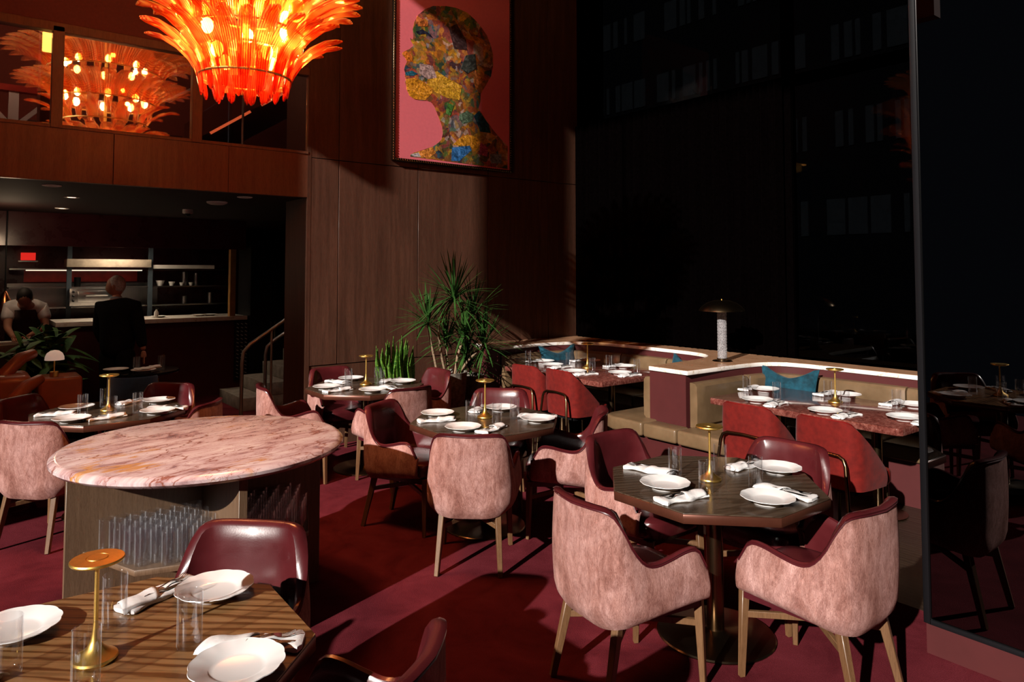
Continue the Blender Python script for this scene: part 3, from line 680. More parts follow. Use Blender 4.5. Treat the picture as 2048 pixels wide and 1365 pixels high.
setting('T6', 270, pp=(-.109, -.352), npos=(.10, -.33), nang=100, gpos=(.06, -.18))
setting('T6', 0, pp=(.345, -.085), npos=(.33, .10), nang=190, gpos=(.16, .07))
TAB['T5'] = (5.515, 2.98); TAB['T7'] = (5.45, 5.665)
for tk, ls in (('T5', ((1, 5.168, 3.375, .16, 'near left'), (1, 5.158, 2.799, .16, 'near middle'), (1, 5.379, 2.324, .14, 'near right'), (-1, 5.681, 3.634, -.15, 'far left'), (-1, 5.967, 3.051, .17, 'far middle'), (-1, 5.945, 2.491, .17, 'far right'))),
               ('T7', ((1, 5.301, 6.049, .15, 'near left'), (1, 5.141, 5.51, .16, 'near middle'), (1, 5.43, 5.143, .13, 'near right'), (-1, 5.431, 6.346, -.14, 'far left'), (-1, 5.847, 5.462, .16, 'far right'), (-1, 5.885, 6.05, .16, 'far middle')))):
    cx, cy = TAB[tk]
    for s, px, py, off, nm in ls:
        th = 180 if s > 0 else 0; sg = -1 if s > 0 else 1
        setting(tk, th, pp=(px - cx, py - cy), npos=(px - cx, py - cy + sg * abs(off) * (1 if off > 0 else 1)), nang=th + random.uniform(-8, 8), seat=nm,
                gpos=(px - cx + s * .2, py - cy + sg * .05))
for tk, (x, y), lab in (('T0', (.33, 2.267), 'brass mushroom table lamp on the nearest octagon table'), ('T1', (3.052, 2.273), 'brass mushroom table lamp on the octagon table at the right'),
                   ('T2', (.953, 6.217), 'brass mushroom table lamp on the octagon table behind the round station'), ('T4', (3.062, 4.237), 'brass mushroom table lamp on the central octagon table'),
                   ('T6', (3.07, 6.155), 'brass mushroom table lamp on the octagon table by the snake plant'), ('T5', (5.645, 2.974), 'brass mushroom table lamp on the right marble table'),
                   ('T7', (5.511, 5.706), 'brass mushroom table lamp on the far marble table')):
    place(lamp, (x, y, Z0), R(random.uniform(0, 90)), lab, 'brass table lamps')
# tumblers stored in the station
shelf_xy = []
def inside(x, y, m_):
    """inside the chamfered shelf quadrant, with margin"""
    x, y = abs(x), abs(y)
    a_ = (.565 - .41) * (y - .42) - (.022 - .42) * (x - .41)   # edge (.41,.42)->(.565,.022)
    d1 = -a_ / math.hypot(.155, .398); d2 = -((x - .022) * (.54 - .42) + (y - .54) * (.41 - .022)) / math.hypot(.12, .388)
    return x > .022 + m_ and y > .022 + m_ and d1 > m_ and d2 > m_
for sx, nm in ((-1, 'left'), (1, 'right')):
    for j in range(8):
        for i in range(9):
            x = .062 + i * .068 + (j % 2) * .034; y = .062 + j * .060
            if inside(x, y, .036): shelf_xy.append((sx * x, -y, nm))
for x, y, s in shelf_xy:
    place(tumbler, (1.09 + x, 4.07 + y, .4525), 0, f'clear tumbler among rows in the {s} niche of the round station', f'tumblers stored in the {s} niche')

# ------------------------------------------------------------------ dining chairs
def shell_path(n=45):
    """plan of the tub: from left arm front around the back to the right arm front"""
    half = [(-.275, 0), (-.275, .08), (-.268, .15), (-.245, .205), (-.20, .245), (-.14, .262), (-.05, .272), (.05, .281), (.15, .288), (.205, .288)]
    pts = [(x, -y) for x, y in reversed(half[1:])] + half
    L = [0]
    for a, b in zip(pts, pts[1:]): L.append(L[-1] + math.dist(a, b))
    out = []
    for i in range(n):
        s = L[-1] * i / (n - 1); k = 0
        while k < len(L) - 2 and L[k + 1] < s: k += 1
        t = (s - L[k]) / (L[k + 1] - L[k])
        p0 = pts[max(k - 1, 0)]; p1 = pts[k]; p2 = pts[k + 1]; p3 = pts[min(k + 2, len(pts) - 1)]
        f = lambda a, b, c, d: .5 * ((2 * b) + (-a + c) * t + (2 * a - 5 * b + 4 * c - d) * t * t + (-a + 3 * b - 3 * c + d) * t ** 3)
        out.append((f(p0[0], p1[0], p2[0], p3[0]), f(p0[1], p1[1], p2[1], p3[1]), s - L[-1] / 2))
    return out
HT = [(0, .836), (.10, .838), (.18, .836), (.225, .818), (.26, .765), (.30, .688), (.345, .628), (.40, .606), (.48, .618), (.55, .636), (.60, .640), (.63, .626), (.65, .595), (.665, .55)]
HB = [(0, .328), (.12, .330), (.2, .342), (.27, .352), (.45, .378), (.7, .40)]
def mk_chair():
    t = thing('dining_chair', 'chair', 'chair')
    path = shell_path(61); n = len(path); nz = 12
    outer = []; inner = []
    for i, (x, y, s) in enumerate(path):
        a = path[max(i - 1, 0)]; b = path[min(i + 1, n - 1)]; tx, ty = b[0] - a[0], b[1] - a[1]; l = math.hypot(tx, ty); nx, ny = ty / l, -tx / l
        if nx * x + ny * y < 0: nx, ny = -nx, -ny
        h = spl(HT, abs(s)); bt = spl(HB, abs(s)); th = interp([(0, .05), (.2, .05), (.35, .036), (.66, .03)], abs(s))
        bk = max(0, 1 - abs(s) / .36)
        col = []
        for q in range(nz + 1):
            v = q / nz; z = lerp(bt, h - .012, v)
            bul = math.sin(PI * min(1, v * 1.15)) * .012
            lean = -.035 * max(0, (z - .45) / .39) ** 1.3 * bk
            tuck = -.034 * (1 - v / .16) ** 2 if v < .16 else 0
            top = -.008 * ((v - .9) / .1) if v > .9 else 0
            col.append((x + nx * (bul + tuck + top) + lean, y + ny * (bul + tuck + top), z))
        outer.append(col)
        colI = []
        lt = -.035 * max(0, (h - .45) / .39) ** 1.3 * bk
        for d, z in ((-.006, h - .012), (-.001, h - .002), (-th * .3, h + .004), (-th * .7, h + .001), (-th, h - .014)):
            colI.append((x + nx * d + lt, y + ny * d, z))
        for q in range(1, 8):
            v = q / 7; z = lerp(h - .014, .44, v); pad = -.012 * math.sin(PI * v) * bk
            lean = -.035 * max(0, (z - .45) / .39) ** 1.3 * bk
            colI.append((x + nx * (-th + pad) + lean, y + ny * (-th + pad), z))
        inner.append(colI)
    mb = MB().grid(outer)
    for e in (0, -1):  # close the front ends of the arms
        co_ = outer[e]; ci = inner[e]
        x1, y1 = co_[6][0], co_[6][1]; sg = 1 if y1 > 0 else -1
        vs = []; rows = []
        for q in range(nz + 1):
            p = co_[q]; row = []
            for k_ in range(6):
                a = PI * k_ / 5; w_ = .015
                row.append((p[0] + .014 * math.sin(a), p[1] - sg * (w_ - w_ * math.cos(a)) * 1.0, p[2]))
            rows.append(row)
        mb.grid(rows)
    mb.build('shell', 'hide', t)
    li = MB().grid(inner).build('lining', 'burg', t)
    rim = [c[0] for c in inner]
    rim = [(p[0], p[1], p[2] - .001) for p in rim]
    MB().tube(rim, .0042, 6).build('piping', 'burgdark', t)
    # seat: soft rounded slab
    sp = []
    for k_ in range(40):
        a = 2 * PI * k_ / 40; cx_, sy_ = math.cos(a), math.sin(a); e = .42
        sp.append((.012 + .258 * math.copysign(abs(cx_) ** e, cx_), .232 * math.copysign(abs(sy_) ** e, sy_)))
    rows = []
    for f, z in ((.0, .382), (.94, .382), (.985, .39), (1, .405), (1, .455), (.985, .472), (.93, .484), (.75, .489), (.4, .492), (0, .493)):
        rows.append([(.012 + (x - .012) * f, y * f, z) for x, y in sp + sp[:1]])
    MB().grid(rows).build('seat', 'burg', t)
    # timber frame under the shell
    MB().prism([(-.21, -.17), (-.15, -.205), (.235, -.225), (.235, .225), (-.15, .205), (-.21, .17)], .352, .384).build('seat_frame', 'burgdark', t)
    for sy in (-1, 1):
        mb = MB().bar((.232, sy * .205, .384), (.240, sy * .222, 0), .036, .038, .024, .026)
        mb.build('leg', 'leg', t, bevel=.003, seg=1)
        mb = MB().bar((-.18, sy * .165, .40), (-.272, sy * .190, 0), .036, .042, .026, .028)
        mb.build('leg', 'leg', t, bevel=.003, seg=1)
        MB().bar((.234, sy * .21, .275), (-.01, sy * .004, .285), .02, .028).build('stretcher', 'leg', t, bevel=.002, seg=1)
        MB().bar((-.205, sy * .172, .268), (.01, sy * .004, .285), .02, .028).build('stretcher', 'leg', t, bevel=.002, seg=1)
    return t
chair = mk_chair()
def put_chair(tk, th, dist, face, label, tan=0):
    cx, cy = TAB[tk]; u = Vector((math.cos(R(th)), math.sin(R(th)))); r = Vector((-u.y, u.x)); d = dist - .29
    place(chair, (cx + u.x * d + r.x * tan, cy + u.y * d + r.y * tan, 0), R(th + 180 + face), label, 'pink hide and burgundy leather tub chairs')
put_chair('T0', 45, .84, 0, 'burgundy leather tub chair facing us behind the nearest octagon table')
put_chair('T0', 315, .90, -6, 'burgundy tub chair cut off by the bottom edge, right of the nearest table')
put_chair('T0', 135, .82, 0, 'tub chair at the left of the nearest octagon table')
put_chair('T0', 225, .84, 0, 'tub chair on the camera side of the nearest octagon table')
put_chair('T1', 180, .93, -7, 'large pink hide tub chair at the near-left of the right octagon table')
put_chair('T1', 270, .83, 0, 'large pink hide tub chair nearest the mirror screen, turned away')
put_chair('T1', 0, .78, 4, 'burgundy leather tub chair far-right of the right octagon table, before red chairs')
put_chair('T1', 90, .85, 0, 'burgundy leather tub chair far-left of the right octagon table', -.1)
put_chair('T4', 225, .88, 4, 'pink hide tub chair seen from behind, in front of the central table', .02)
put_chair('T4', 135, .84, -15, 'reddish tub chair between the marble station and the central table', 0)
put_chair('T4', 45, .84, 0, 'burgundy tub chair at the far side of the central table, facing us')
put_chair('T4', 315, .86, 0, 'tub chair right of the central table, before the banquette bench')
put_chair('T2', 225, .82, 0, 'pink hide tub chair at the left edge, in front of its octagon table')
put_chair('T2', 135, .80, 0, 'dark burgundy tub chair at the left edge, beyond the back octagon table')
put_chair('T2', 45, .84, 0, 'burgundy leather tub chair right of the navy velvet chair')
put_chair('T2', 315, .84, 4, 'pink tub chair peeking over the marble station, right of the back table')
put_chair('T6', 180, .98, -12, 'pink tub chair behind the marble station, in front of the stairs')
put_chair('T6', 90, .84, 0, 'burgundy tub chair against the wood wall, left of the snake plant')
put_chair('T6', 270, .84, 4, 'pink hide tub chair in front of the snake plant table')
put_chair('T6', 0, .84, 0, 'burgundy tub chair in front of the concrete planter')

# red chairs at the marble tables
def mk_red():
    t = thing('armchair', 'chair', 'chair')
    half = [(-.24, 0), (-.24, .12), (-.228, .19), (-.19, .228), (-.10, .24), (.0, .243), (.08, .243)]
    pts = [(x, -y) for x, y in reversed(half[1:])] + half; p = resample(pts, 41)
    tot = sum(math.dist(a, b) for a, b in zip(p, p[1:])); s = -tot / 2; O = []; I = []
    for i, (x, y) in enumerate(p):
        if i: s += math.dist(p[i - 1], p[i])
        a = p[max(i - 1, 0)]; b = p[min(i + 1, 40)]; tx, ty = b[0] - a[0], b[1] - a[1]; l = math.hypot(tx, ty); nx, ny = ty / l, -tx / l
        if nx * x + ny * y < 0: nx, ny = -nx, -ny
        h = lin([(0, .832), (.16, .828), (.20, .815), (.225, .79), (.56, .455)], abs(s)); bk = max(0, 1 - abs(s) / .4)
        ln = lambda z: -.06 * max(0, z - .45) / .4 * bk
        O.append([(x + nx * .01 * math.sin(PI * v) + ln(lerp(.385, h, v)), y + ny * .01 * math.sin(PI * v), lerp(.385, h, v)) for v in [q / 9 for q in range(10)]])
        c = [(x + ln(h), y, h), (x - nx * .012 + ln(h), y - ny * .012, h + .007), (x - nx * .028 + ln(h), y - ny * .028, h + .002)]
        c += [(x - nx * .03 + ln(z), y - ny * .03, z) for z in [lerp(h - .005, .42, q / 6) for q in range(7)]]
        I.append(c)
    MB().grid(O).build('shell', 'redvelvet', t); MB().grid(I).build('lining', 'redtrim', t)
    rows = []
    sp = [(.03 + .25 * math.copysign(abs(math.cos(a)) ** .45, math.cos(a)), .22 * math.copysign(abs(math.sin(a)) ** .45, math.sin(a))) for a in [2 * PI * q / 36 for q in range(37)]]
    for f, z in ((0, .37), (.95, .37), (1, .39), (1, .445), (.97, .462), (.8, .47), (0, .474)): rows.append([(.03 + (x - .03) * f, y * f, z) for x, y in sp])
    MB().grid(rows).build('seat', 'redtrim', t)
    arch = [(-.34, .23, 0), (-.315, .20, .38), (-.30, .182, .555), (-.295, .165, .595), (-.29, .13, .612), (-.285, .0, .616), (-.29, -.13, .612), (-.295, -.165, .595), (-.30, -.182, .555), (-.315, -.20, .38), (-.34, -.23, 0)]
    MB().tube(arch, .0125, 10).build('back_rail', 'tube', t)
    for sy in (-1, 1): MB().tube([(.22, sy * .17, .38), (.24, sy * .185, 0)], .011, 8).build('leg', 'tube', t)
    MB().box(-.2, .22, -.18, .18, .35, .372).build('seat_frame', 'black', t)
    return t
red = mk_red()
for x, y, a, lb in ((4.87, 3.12, 0, 'red velvet armchair left at the right marble table'), (4.85, 2.50, -3, 'red velvet armchair right at the right marble table, nearer the mirror'),
                    (4.98, 5.86, 3, 'red velvet armchair left at the far marble table'), (5.02, 5.35, -2, 'red velvet armchair right at the far marble table')):
    place(red, (x, y, 0), R(a), lb, 'red velvet armchairs at the marble tables')

# teal pillows
def mk_pillow():
    rows = []; n = 22
    for i in range(n + 1):
        u = -1 + 2 * i / n; row = []
        for j in range(n + 1):
            v = -1 + 2 * j / n; e = max(0, (1 - abs(u) ** 3.0) * (1 - abs(v) ** 3.0)) ** .5
            pin = 1 - .10 * (1 - u * u) if abs(v) > .0 else 1
            row.append((u * .27 * (1 - .10 * (1 - v * v)), .065 * e + .004, v * .225 * (1 - .10 * (1 - u * u)) - .075 * max(0, v) ** 2 * max(0, 1 - 1.35 * abs(u) ** 1.5)))
        rows.append(row)
    back = [[(x, -y, z) for x, y, z in r] for r in rows]
    return tag(MB().grid(rows).grid(back).build('pillow', 'teal'), 'pillow', 'pillow')
pl = mk_pillow()
pl.rotation_euler = (R(-12), 0, 0)
place(pl, (5.80, 6.50, .70), R(-6), 'crumpled teal velvet pillow against the far left banquette back', 'teal velvet pillows')
q = place(pl, (6.10, 3.66, .70), R(-80), 'teal velvet pillow in the corner of the right booth', 'teal velvet pillows')
q = place(pl, (6.12, 4.85, .70), R(-105), 'teal pillow mostly hidden behind the divider, beyond the crystal lamp', 'teal velvet pillows')

# ledge lamp
ll = thing('crystal_lamp', 'tall lamp with bubbled glass column and dark dome shade on the ledge', 'lamp', (5.87, 4.21, .946))
MB().lathe([(0, 0), (.093, 0), (.095, .004), (.09, .008), (.052, .010), (.052, .03), (0, .03)], 40).build('base', 'bronze', ll)
m, nt, out = new_mat('bubbled_glass')
b_ = pbsdf(nt, (.75, .72, .73), .15, 0, .3, 0, .8); n_ = noise(nt, coords(nt), 130, 3, .8)
nt.links.new(bump(nt, n_, 1.0, .02), b_.inputs['Normal']); nt.links.new(ramp(nt, n_, [(.42, (.22, .20, .21)), (.6, (.9, .88, .9))]), b_.inputs['Base Color'])
tr_ = nt.nodes.new('ShaderNodeBsdfTransparent'); mx_ = nt.nodes.new('ShaderNodeMixShader'); mx_.inputs[0].default_value = .6
nt.links.new(tr_.outputs[0], mx_.inputs[1]); nt.links.new(b_.outputs[0], mx_.inputs[2]); nt.links.new(mx_.outputs[0], out.inputs[0])
prof = [(0, .03)] + [(.044 + .0022 * math.sin(i * 2.1), .03 + i * .0098) for i in range(46)] + [(0, .475)]
MB().lathe(prof, 40, wob=lambda a, r: 1 + .03 * math.sin(a * 13)).build('glass_column', m, ll)
MB().cyl(0, 0, .474, .484, .047, n=24).cyl(0, 0, .48, .60, .006).build('collar', 'brass', ll)
MB().lathe([(.218, .484), (.212, .498), (.185, .53), (.14, .562), (.08, .584), (.0, .592), (0, .585), (.08, .577), (.137, .556), (.18, .525), (.206, .495), (.216, .484)], 64).build('lamp_shade', 'tube', ll)

# ------------------------------------------------------------------ artwork
ART = thing('framed_artwork', 'large framed collage portrait of a head in profile on pink', 'artwork', (4.65, YW - .005, 4.3))
ax0, ax1, az0, az1 = 3.85 - 4.65, 5.475 - 4.65, 3.09 - 4.3, 5.38 - 4.3
MB().box(ax0, ax1, -.035, 0, az0, az1).build('canvas', plain('pink_canvas', (.62, .13, .155), .7, 0, 0, 0, .2, 30, .04), ART)
def artpt(cx, cy):
    """collage outline points were read off a sketch 1517 wide; keep them as x, z in metres on the canvas"""
    px, py = 750 + cx / 3.7925, cy / 3.7925
    f = 1424.97; p = R(2.5915); u = (px - 1024) / f; v = -(py - 682.5 + 202.28) / f
    X_, Y_, Z_ = u, math.cos(p) - v * math.sin(p), math.sin(p) + v * math.cos(p)
    a = R(-38); x = X_ * math.cos(a) - Y_ * math.sin(a); y = X_ * math.sin(a) + Y_ * math.cos(a); t = (YW - .045) / y
    return (x * t - 4.65, 1.806 + Z_ * t - 4.3)
sil = [(440,45),(380,70),(330,110),(300,165),(288,220),(292,270),(290,295),(278,300),(268,285),(274,310),(292,345),(262,372),(225,388),(208,402),(212,420),(232,440),(245,462),(238,480),(228,500),(222,528),(230,552),(226,575),(236,600),(228,625),(238,650),(246,690),(264,728),(300,752),(350,762),(395,762),(425,775),(450,805),(472,860),(492,910),(510,960),(516,1010),(505,1060),(480,1085),(440,1112),(370,1135),(300,1158),(272,1172),(268,1186),(400,1203),(600,1230),(800,1256),(1006,1283),(1008,1112),(960,1060),(900,990),(850,920),(812,862),(785,822),(800,770),(802,712),(840,650),(880,580),(897,500),(897,420),(880,345),(850,270),(810,210),(760,150),(700,95),(620,60),(540,45)]
def flat(name, pts, mat, y0, y1):
    pp = [artpt(*q) for q in pts]
    me = MB().add([(x, y0, z) for x, z in pp] + [(x, y1, z) for x, z in pp], [tuple(range(len(pp)))] + [(i, (i + 1) % len(pp), len(pp) + (i + 1) % len(pp), len(pp) + i) for i in range(len(pp))])
    return me.build(name, mat, ART, smooth=False)
h_ = flat('collage_head', sil, 'collage', -.0375, -.03); h_['label'] = 'patchwork collage head in profile'
def pc(n, c):
    m, nt, out = new_mat(n); b = pbsdf(nt, c, .5); v = coords(nt)
    a = ramp(nt, noise(nt, v, 9, 6, .75, 2.5), [(.38, tuple(x * .35 for x in c)), (.5, c), (.62, tuple(min(1, x * 1.3 + .05) for x in c))])
    w_ = ramp(nt, noise(nt, v, 23, 5, .7, 1.5), [(.42, (.35, .3, .3)), (.6, (1.1, 1.1, 1.1))])
    nt.links.new(mixc(nt, .8, a, w_, 'MULTIPLY'), b.inputs['Base Color']); nt.links.new(b.outputs[0], out.inputs[0]); return m
patches = [([(590,1100),(640,1050),(700,1020),(770,1040),(810,1080),(770,1135),(700,1110),(640,1105)], (.75, .33, .015)), ([(585,1120),(720,1105),(735,1140),(640,1222),(580,1222)], (.03, .16, .42)),
           ([(330,1150),(440,1115),(462,1160),(410,1200),(350,1190)], (.66, .24, .03)), ([(270,1172),(330,1158),(350,1192),(290,1186)], (.8, .75, .75)),
           ([(235,600),(300,590),(420,650),(440,700),(380,760),(300,752),(262,725),(242,680)], (.72, .30, .012)), ([(400,560),(470,540),(560,600),(660,650),(640,760),(540,740),(460,700),(400,640)], (.68, .36, .02)),
           ([(640,870),(700,840),(750,870),(740,920),(670,940),(640,910)], (.10, .17, .10)), ([(210,400),(240,388),(282,420),(290,470),(240,460)], (.75, .20, .01)),
           ([(230,550),(280,535),(325,560),(290,575),(235,572)], (.01, .13, .20)), ([(340,480),(440,500),(470,590),(400,600),(340,560)], (.42, .28, .26)),
           ([(760,530),(800,560),(820,610),(770,680),(748,620)], (.55, .18, .03)), ([(560,210),(620,180),(690,300),(700,380),(600,370)], (.05, .02, .02)),
           ([(750,880),(790,840),(860,940),(880,1010),(800,1000)], (.01, .06, .09)), ([(800,1080),(860,1120),(850,1190),(790,1170)], (.35, .05, .12)),
           ([(870,1170),(960,1170),(960,1240),(880,1240)], (.15, .18, .20)), ([(310,240),(360,222),(420,260),(440,290),(380,256),(330,262)], (.01, .01, .03)),
           ([(550,780),(600,800),(570,880),(540,860)], (.06, .20, .03)), ([(320,120),(400,170),(400,200),(330,200),(310,170)], (.62, .17, .03)),
           ([(690,420),(760,410),(770,520),(700,560),(650,520)], (.05, .06, .05))]
for i, (p_, c_) in enumerate(patches): flat('paper_patch', p_, pc('paper_%d' % i, c_), -.0385 - i * .00012, -.0345)
fm = MB(); e = .03
fm.box(ax0 - e, ax0, -.045, 0, az0 - e, az1 + e).box(ax1, ax1 + e, -.045, 0, az0 - e, az1 + e).box(ax0, ax1, -.045, 0, az0 - e, az0).box(ax0, ax1, -.045, 0, az1, az1 + e)
fm.build('frame', 'bronze', ART, bevel=.003, seg=1)
def beads(pts):
    b_ = MB()
    for x, z in pts: b_.ball((x, -.046, z), .0165, .012, .0165, n=5)
    b_.build('beading', 'tube', ART)
nz_ = int((az1 - az0) / .03)
for x in (ax0 - .015, ax1 + .015): beads([(x, az0 - .015 + i * .03) for i in range(nz_ + 1)])
beads([(ax0 + .015 + i * .03, az0 - .015) for i in range(int((ax1 - ax0) / .03))])

# ------------------------------------------------------------------ chandelier
CH = thing('chandelier', 'tiered chandelier of ribbed amber and red glass leaves', 'chandelier', (1.385, 4.46, 0))
def petal_mesh(prof, w0, w1, flute=.011, n=14, m_=18, cup=.22):
    """ribbed leaf following (r, z) profile; widest near 70 percent, rounded tip"""
    L = [0]
    for a, b in zip(prof, prof[1:]): L.append(L[-1] + math.dist(a, b))
    rows = []
    for i in range(n + 1):
        u = i / n; s = L[-1] * u; k = 0
        while k < len(L) - 2 and L[k + 1] < s: k += 1
        t = (s - L[k]) / (L[k + 1] - L[k]); r = lerp(prof[k][0], prof[k + 1][0], t); z = lerp(prof[k][1], prof[k + 1][1], t)
        dr, dz = prof[k + 1][0] - prof[k][0], prof[k + 1][1] - prof[k][1]; l = math.hypot(dr, dz); nr, nz_ = dz / l, -dr / l
        w = lerp(w0, w1, min(1, u / .6)) * (1 - .42 * max(0, u - .5) / .5) * (1 if u < .84 else math.sqrt(max(.0, 1 - ((u - .84) / .16) ** 2)) * .9 + .1)
        row = []
        for j in range(m_ + 1):
            v = -1 + 2 * j / m_
            d = w * cup * (v * v) + flute * (1 if j % 2 else -1) * (1 - .6 * abs(v) ** 6) * min(1, w / .02) * .5
            if abs(v) > .95: d += .008
            row.append((r - nr * d, v * w, z - nz_ * d))
        rows.append(row)
    return MB().grid(rows)
tiers = [  # count, profile, widths, material, phase, z jitter
    (24, [(.26, 2.98), (.285, 3.06), (.33, 3.135), (.40, 3.205), (.49, 3.26), (.59, 3.285)], .040, .060, 'petal', 0, .03),
    (16, [(.30, 3.16), (.285, 3.08), (.265, 3.0), (.25, 2.93), (.245, 2.885)], .045, .034, 'petalred', .1, .02),
    (8, [(.20, 3.12), (.17, 3.0), (.15, 2.92), (.148, 2.86)], .045, .036, 'petalred', .3, .02),
    (26, [(.34, 3.27), (.37, 3.34), (.43, 3.41), (.52, 3.46), (.62, 3.495), (.71, 3.50)], .046, .072, 'petal', .05, .02),
    (16, [(.40, 3.47), (.38, 3.38), (.36, 3.30), (.35, 3.22)], .055, .045, 'petal', .2, .02),
    (10, [(.45, 3.6), (.50, 3.68), (.60, 3.75), (.72, 3.79), (.82, 3.79)], .05, .075, 'petal', .2, .02)]
for cnt, prof, w0, w1, mt, ph, jz in tiers:
    proto = None
    for k_ in range(cnt):
        if proto is None:
            o = proto = petal_mesh(prof, w0, w1).build('glass_leaf', mt, CH)
        else:
            o = proto.copy(); C.objects.link(o); o.parent = CH
        o.rotation_euler = (0, 0, 2 * PI * (k_ + ph) / cnt + random.uniform(-.03, .03)); o.location = (0, 0, random.uniform(-jz, jz))
up = MB()
for cnt, prof, w0, w1, ph in ((30, [(.55, 3.85), (.60, 3.94), (.70, 4.02), (.84, 4.06), (.96, 4.05)], .06, .085, 0), (24, [(.55, 4.0), (.52, 3.9), (.50, 3.78), (.49, 3.7)], .06, .045, .3),
                          (30, [(.62, 4.2), (.68, 4.30), (.80, 4.38), (.96, 4.42), (1.08, 4.40)], .06, .09, .4), (24, [(.62, 4.4), (.58, 4.3), (.56, 4.18), (.55, 4.08)], .06, .045, .1),
                          (26, [(.50, 4.5), (.52, 4.62), (.60, 4.74), (.74, 4.82), (.88, 4.84)], .05, .08, .2)):
    g_ = petal_mesh(prof, w0, w1, n=9, m_=12)
    for k_ in range(cnt): up.add(g_.v, g_.f, Matrix.Rotation(2 * PI * (k_ + ph) / cnt, 4, 'Z'))
tag(up.build('upper_leaves', 'petal', CH), None, None, None, 'stuff')
for r, z in ((.27, 3.0), (.30, 3.16), (.345, 3.28), (.42, 3.46), (.46, 3.6), (.55, 3.85), (.62, 4.2), (.52, 4.5)):
    MB().tube([(r * math.cos(2 * PI * i / 40), r * math.sin(2 * PI * i / 40), z) for i in range(41)], .008, 6).build('ring', 'brass', CH)
MB().cyl(0, 0, 3.1, CE, .018).cyl(0, 0, CE - .2, CE, .16, .16, 32).build('stem', 'brass', CH)
bulbs = [(.20 * math.cos(a), .20 * math.sin(a), 3.14) for a in [R(20 + 90 * q) for q in range(4)]] + [(.27 * math.cos(a), .27 * math.sin(a), 3.36) for a in [R(10 + 60 * q) for q in range(6)]] + [(.42 * math.cos(a), .42 * math.sin(a), z_) for z_ in (3.9, 4.3) for a in [R(5 + 45 * q) for q in range(8)]]
bm_ = None
for p_ in bulbs:
    if bm_ is None: bm_ = o = MB().ball((0, 0, 0), .036, .036, .05, 10).build('bulb', 'bulb', CH)
    else: o = bm_.copy(); C.objects.link(o); o.parent = CH
    o.location = p_
def light(name, typ, loc, energy, col, **k):
    l = bpy.data.lights.new(name, typ); l.energy = energy; l.color = col
    for a, b in k.items(): setattr(l, a, b)
    o = bpy.data.objects.new(name, l); C.objects.link(o); o.location = loc; return o
for z_, rr, e_ in ((3.2, .2, 44), (3.42, .27, 62), (3.95, .42, 40), (4.35, .42, 40)):
    for q in range(3):
        a_ = R(35 + 120 * q + z_ * 40); light('chandelier_light', 'POINT', (1.385 + rr * math.cos(a_), 4.46 + rr * math.sin(a_), z_), e_ / 3, (1, .45, .17), shadow_soft_size=.025)

# ------------------------------------------------------------------ mezzanine things
pi_ = struct('wall_mezzanine_pillar', MB().box(.55, .78, 7.45, 7.75, 2.98, CE), 'plaster')
scn = thing('wall_sconce', 'glowing ribbed yellow wall sconce high behind the balcony glass', 'lamp', (.60, 7.40, 3.75))
MB().lathe([(0, 0)] + [(.05 + .002 * (i % 2), i * .012) for i in range(28)] + [(0, .33)], 20).build('glass_shade', 'sconce', scn)
MB().box(-.06, .06, .03, .05, -.01, .34).build('bracket', 'black', scn)
light('sconce_light', 'POINT', (.60, 7.30, 3.9), 3.5, (1, .42, .08), shadow_soft_size=.05)
aw = thing('canopy_frame', 'red beam with yellow end on white braced posts behind balcony glass', 'frame', (0, 8.3, 2.98))
MB().box(-1.2, .86, -.05, .05, .56, .62).build('beam', 'redp', aw); MB().box(.86, 1.0, -.06, .06, .545, .635).build('beam_end', 'yellow', aw)
MB().box(.36, .44, -.04, .04, 0, .56).build('post', 'white', aw)
MB().bar((.44, 0, .25), (.72, 0, .55), .05, .04).build('brace', 'white', aw); MB().bar((.36, 0, .25), (.1, 0, .55), .05, .04).build('brace', 'white', aw)
MB().bar((.70, 0, .30), (.88, 0, .55), .08, .05).build('brace', 'yellow', aw)
struct('trim_1', MB().box(-3, 2.45, 10.6, 11, 2.98, 3.70), 'black')
struct('trim_2', MB().box(-3, 2.45, 10.97, 10.995, 3.705, 3.735), 'cove')
# upper stair with glowing undersides
us = thing('upper_staircase', 'dark upper staircase with orange light strips behind the balcony glass', 'staircase', (0, 0, 0))
MB().add([(2.45, 9.6, 3.2), (2.45, 9.6, 3.55), (4.2, 9.6, 4.75), (4.2, 9.6, 4.35), (2.45, 10.4, 3.2), (2.45, 10.4, 3.55), (4.2, 10.4, 4.75), (4.2, 10.4, 4.35)], [(0, 3, 2, 1), (4, 5, 6, 7), (0, 1, 5, 4), (1, 2, 6, 5), (2, 3, 7, 6), (3, 0, 4, 7)]).build('stringer', 'black', us)
MB().bar((2.55, 9.58, 3.60), (3.05, 9.58, 3.95), .03, .035).build('light_strip', 'cove', us); MB().bar((3.2, 9.58, 4.06), (3.6, 9.58, 4.34), .03, .035).build('light_strip', 'cove', us)
MB().tube([(2.0, 9.4, 3.9), (4.2, 9.4, 5.4)], .025, 8).build('handrail', 'rail', us)
for x in (2.3, 2.9, 3.5): MB().tube([(x, 9.4, 2.98), (x, 9.4, 3.9 + (x - 2.0) * .68)], .015, 6).build('baluster', 'rail', us)

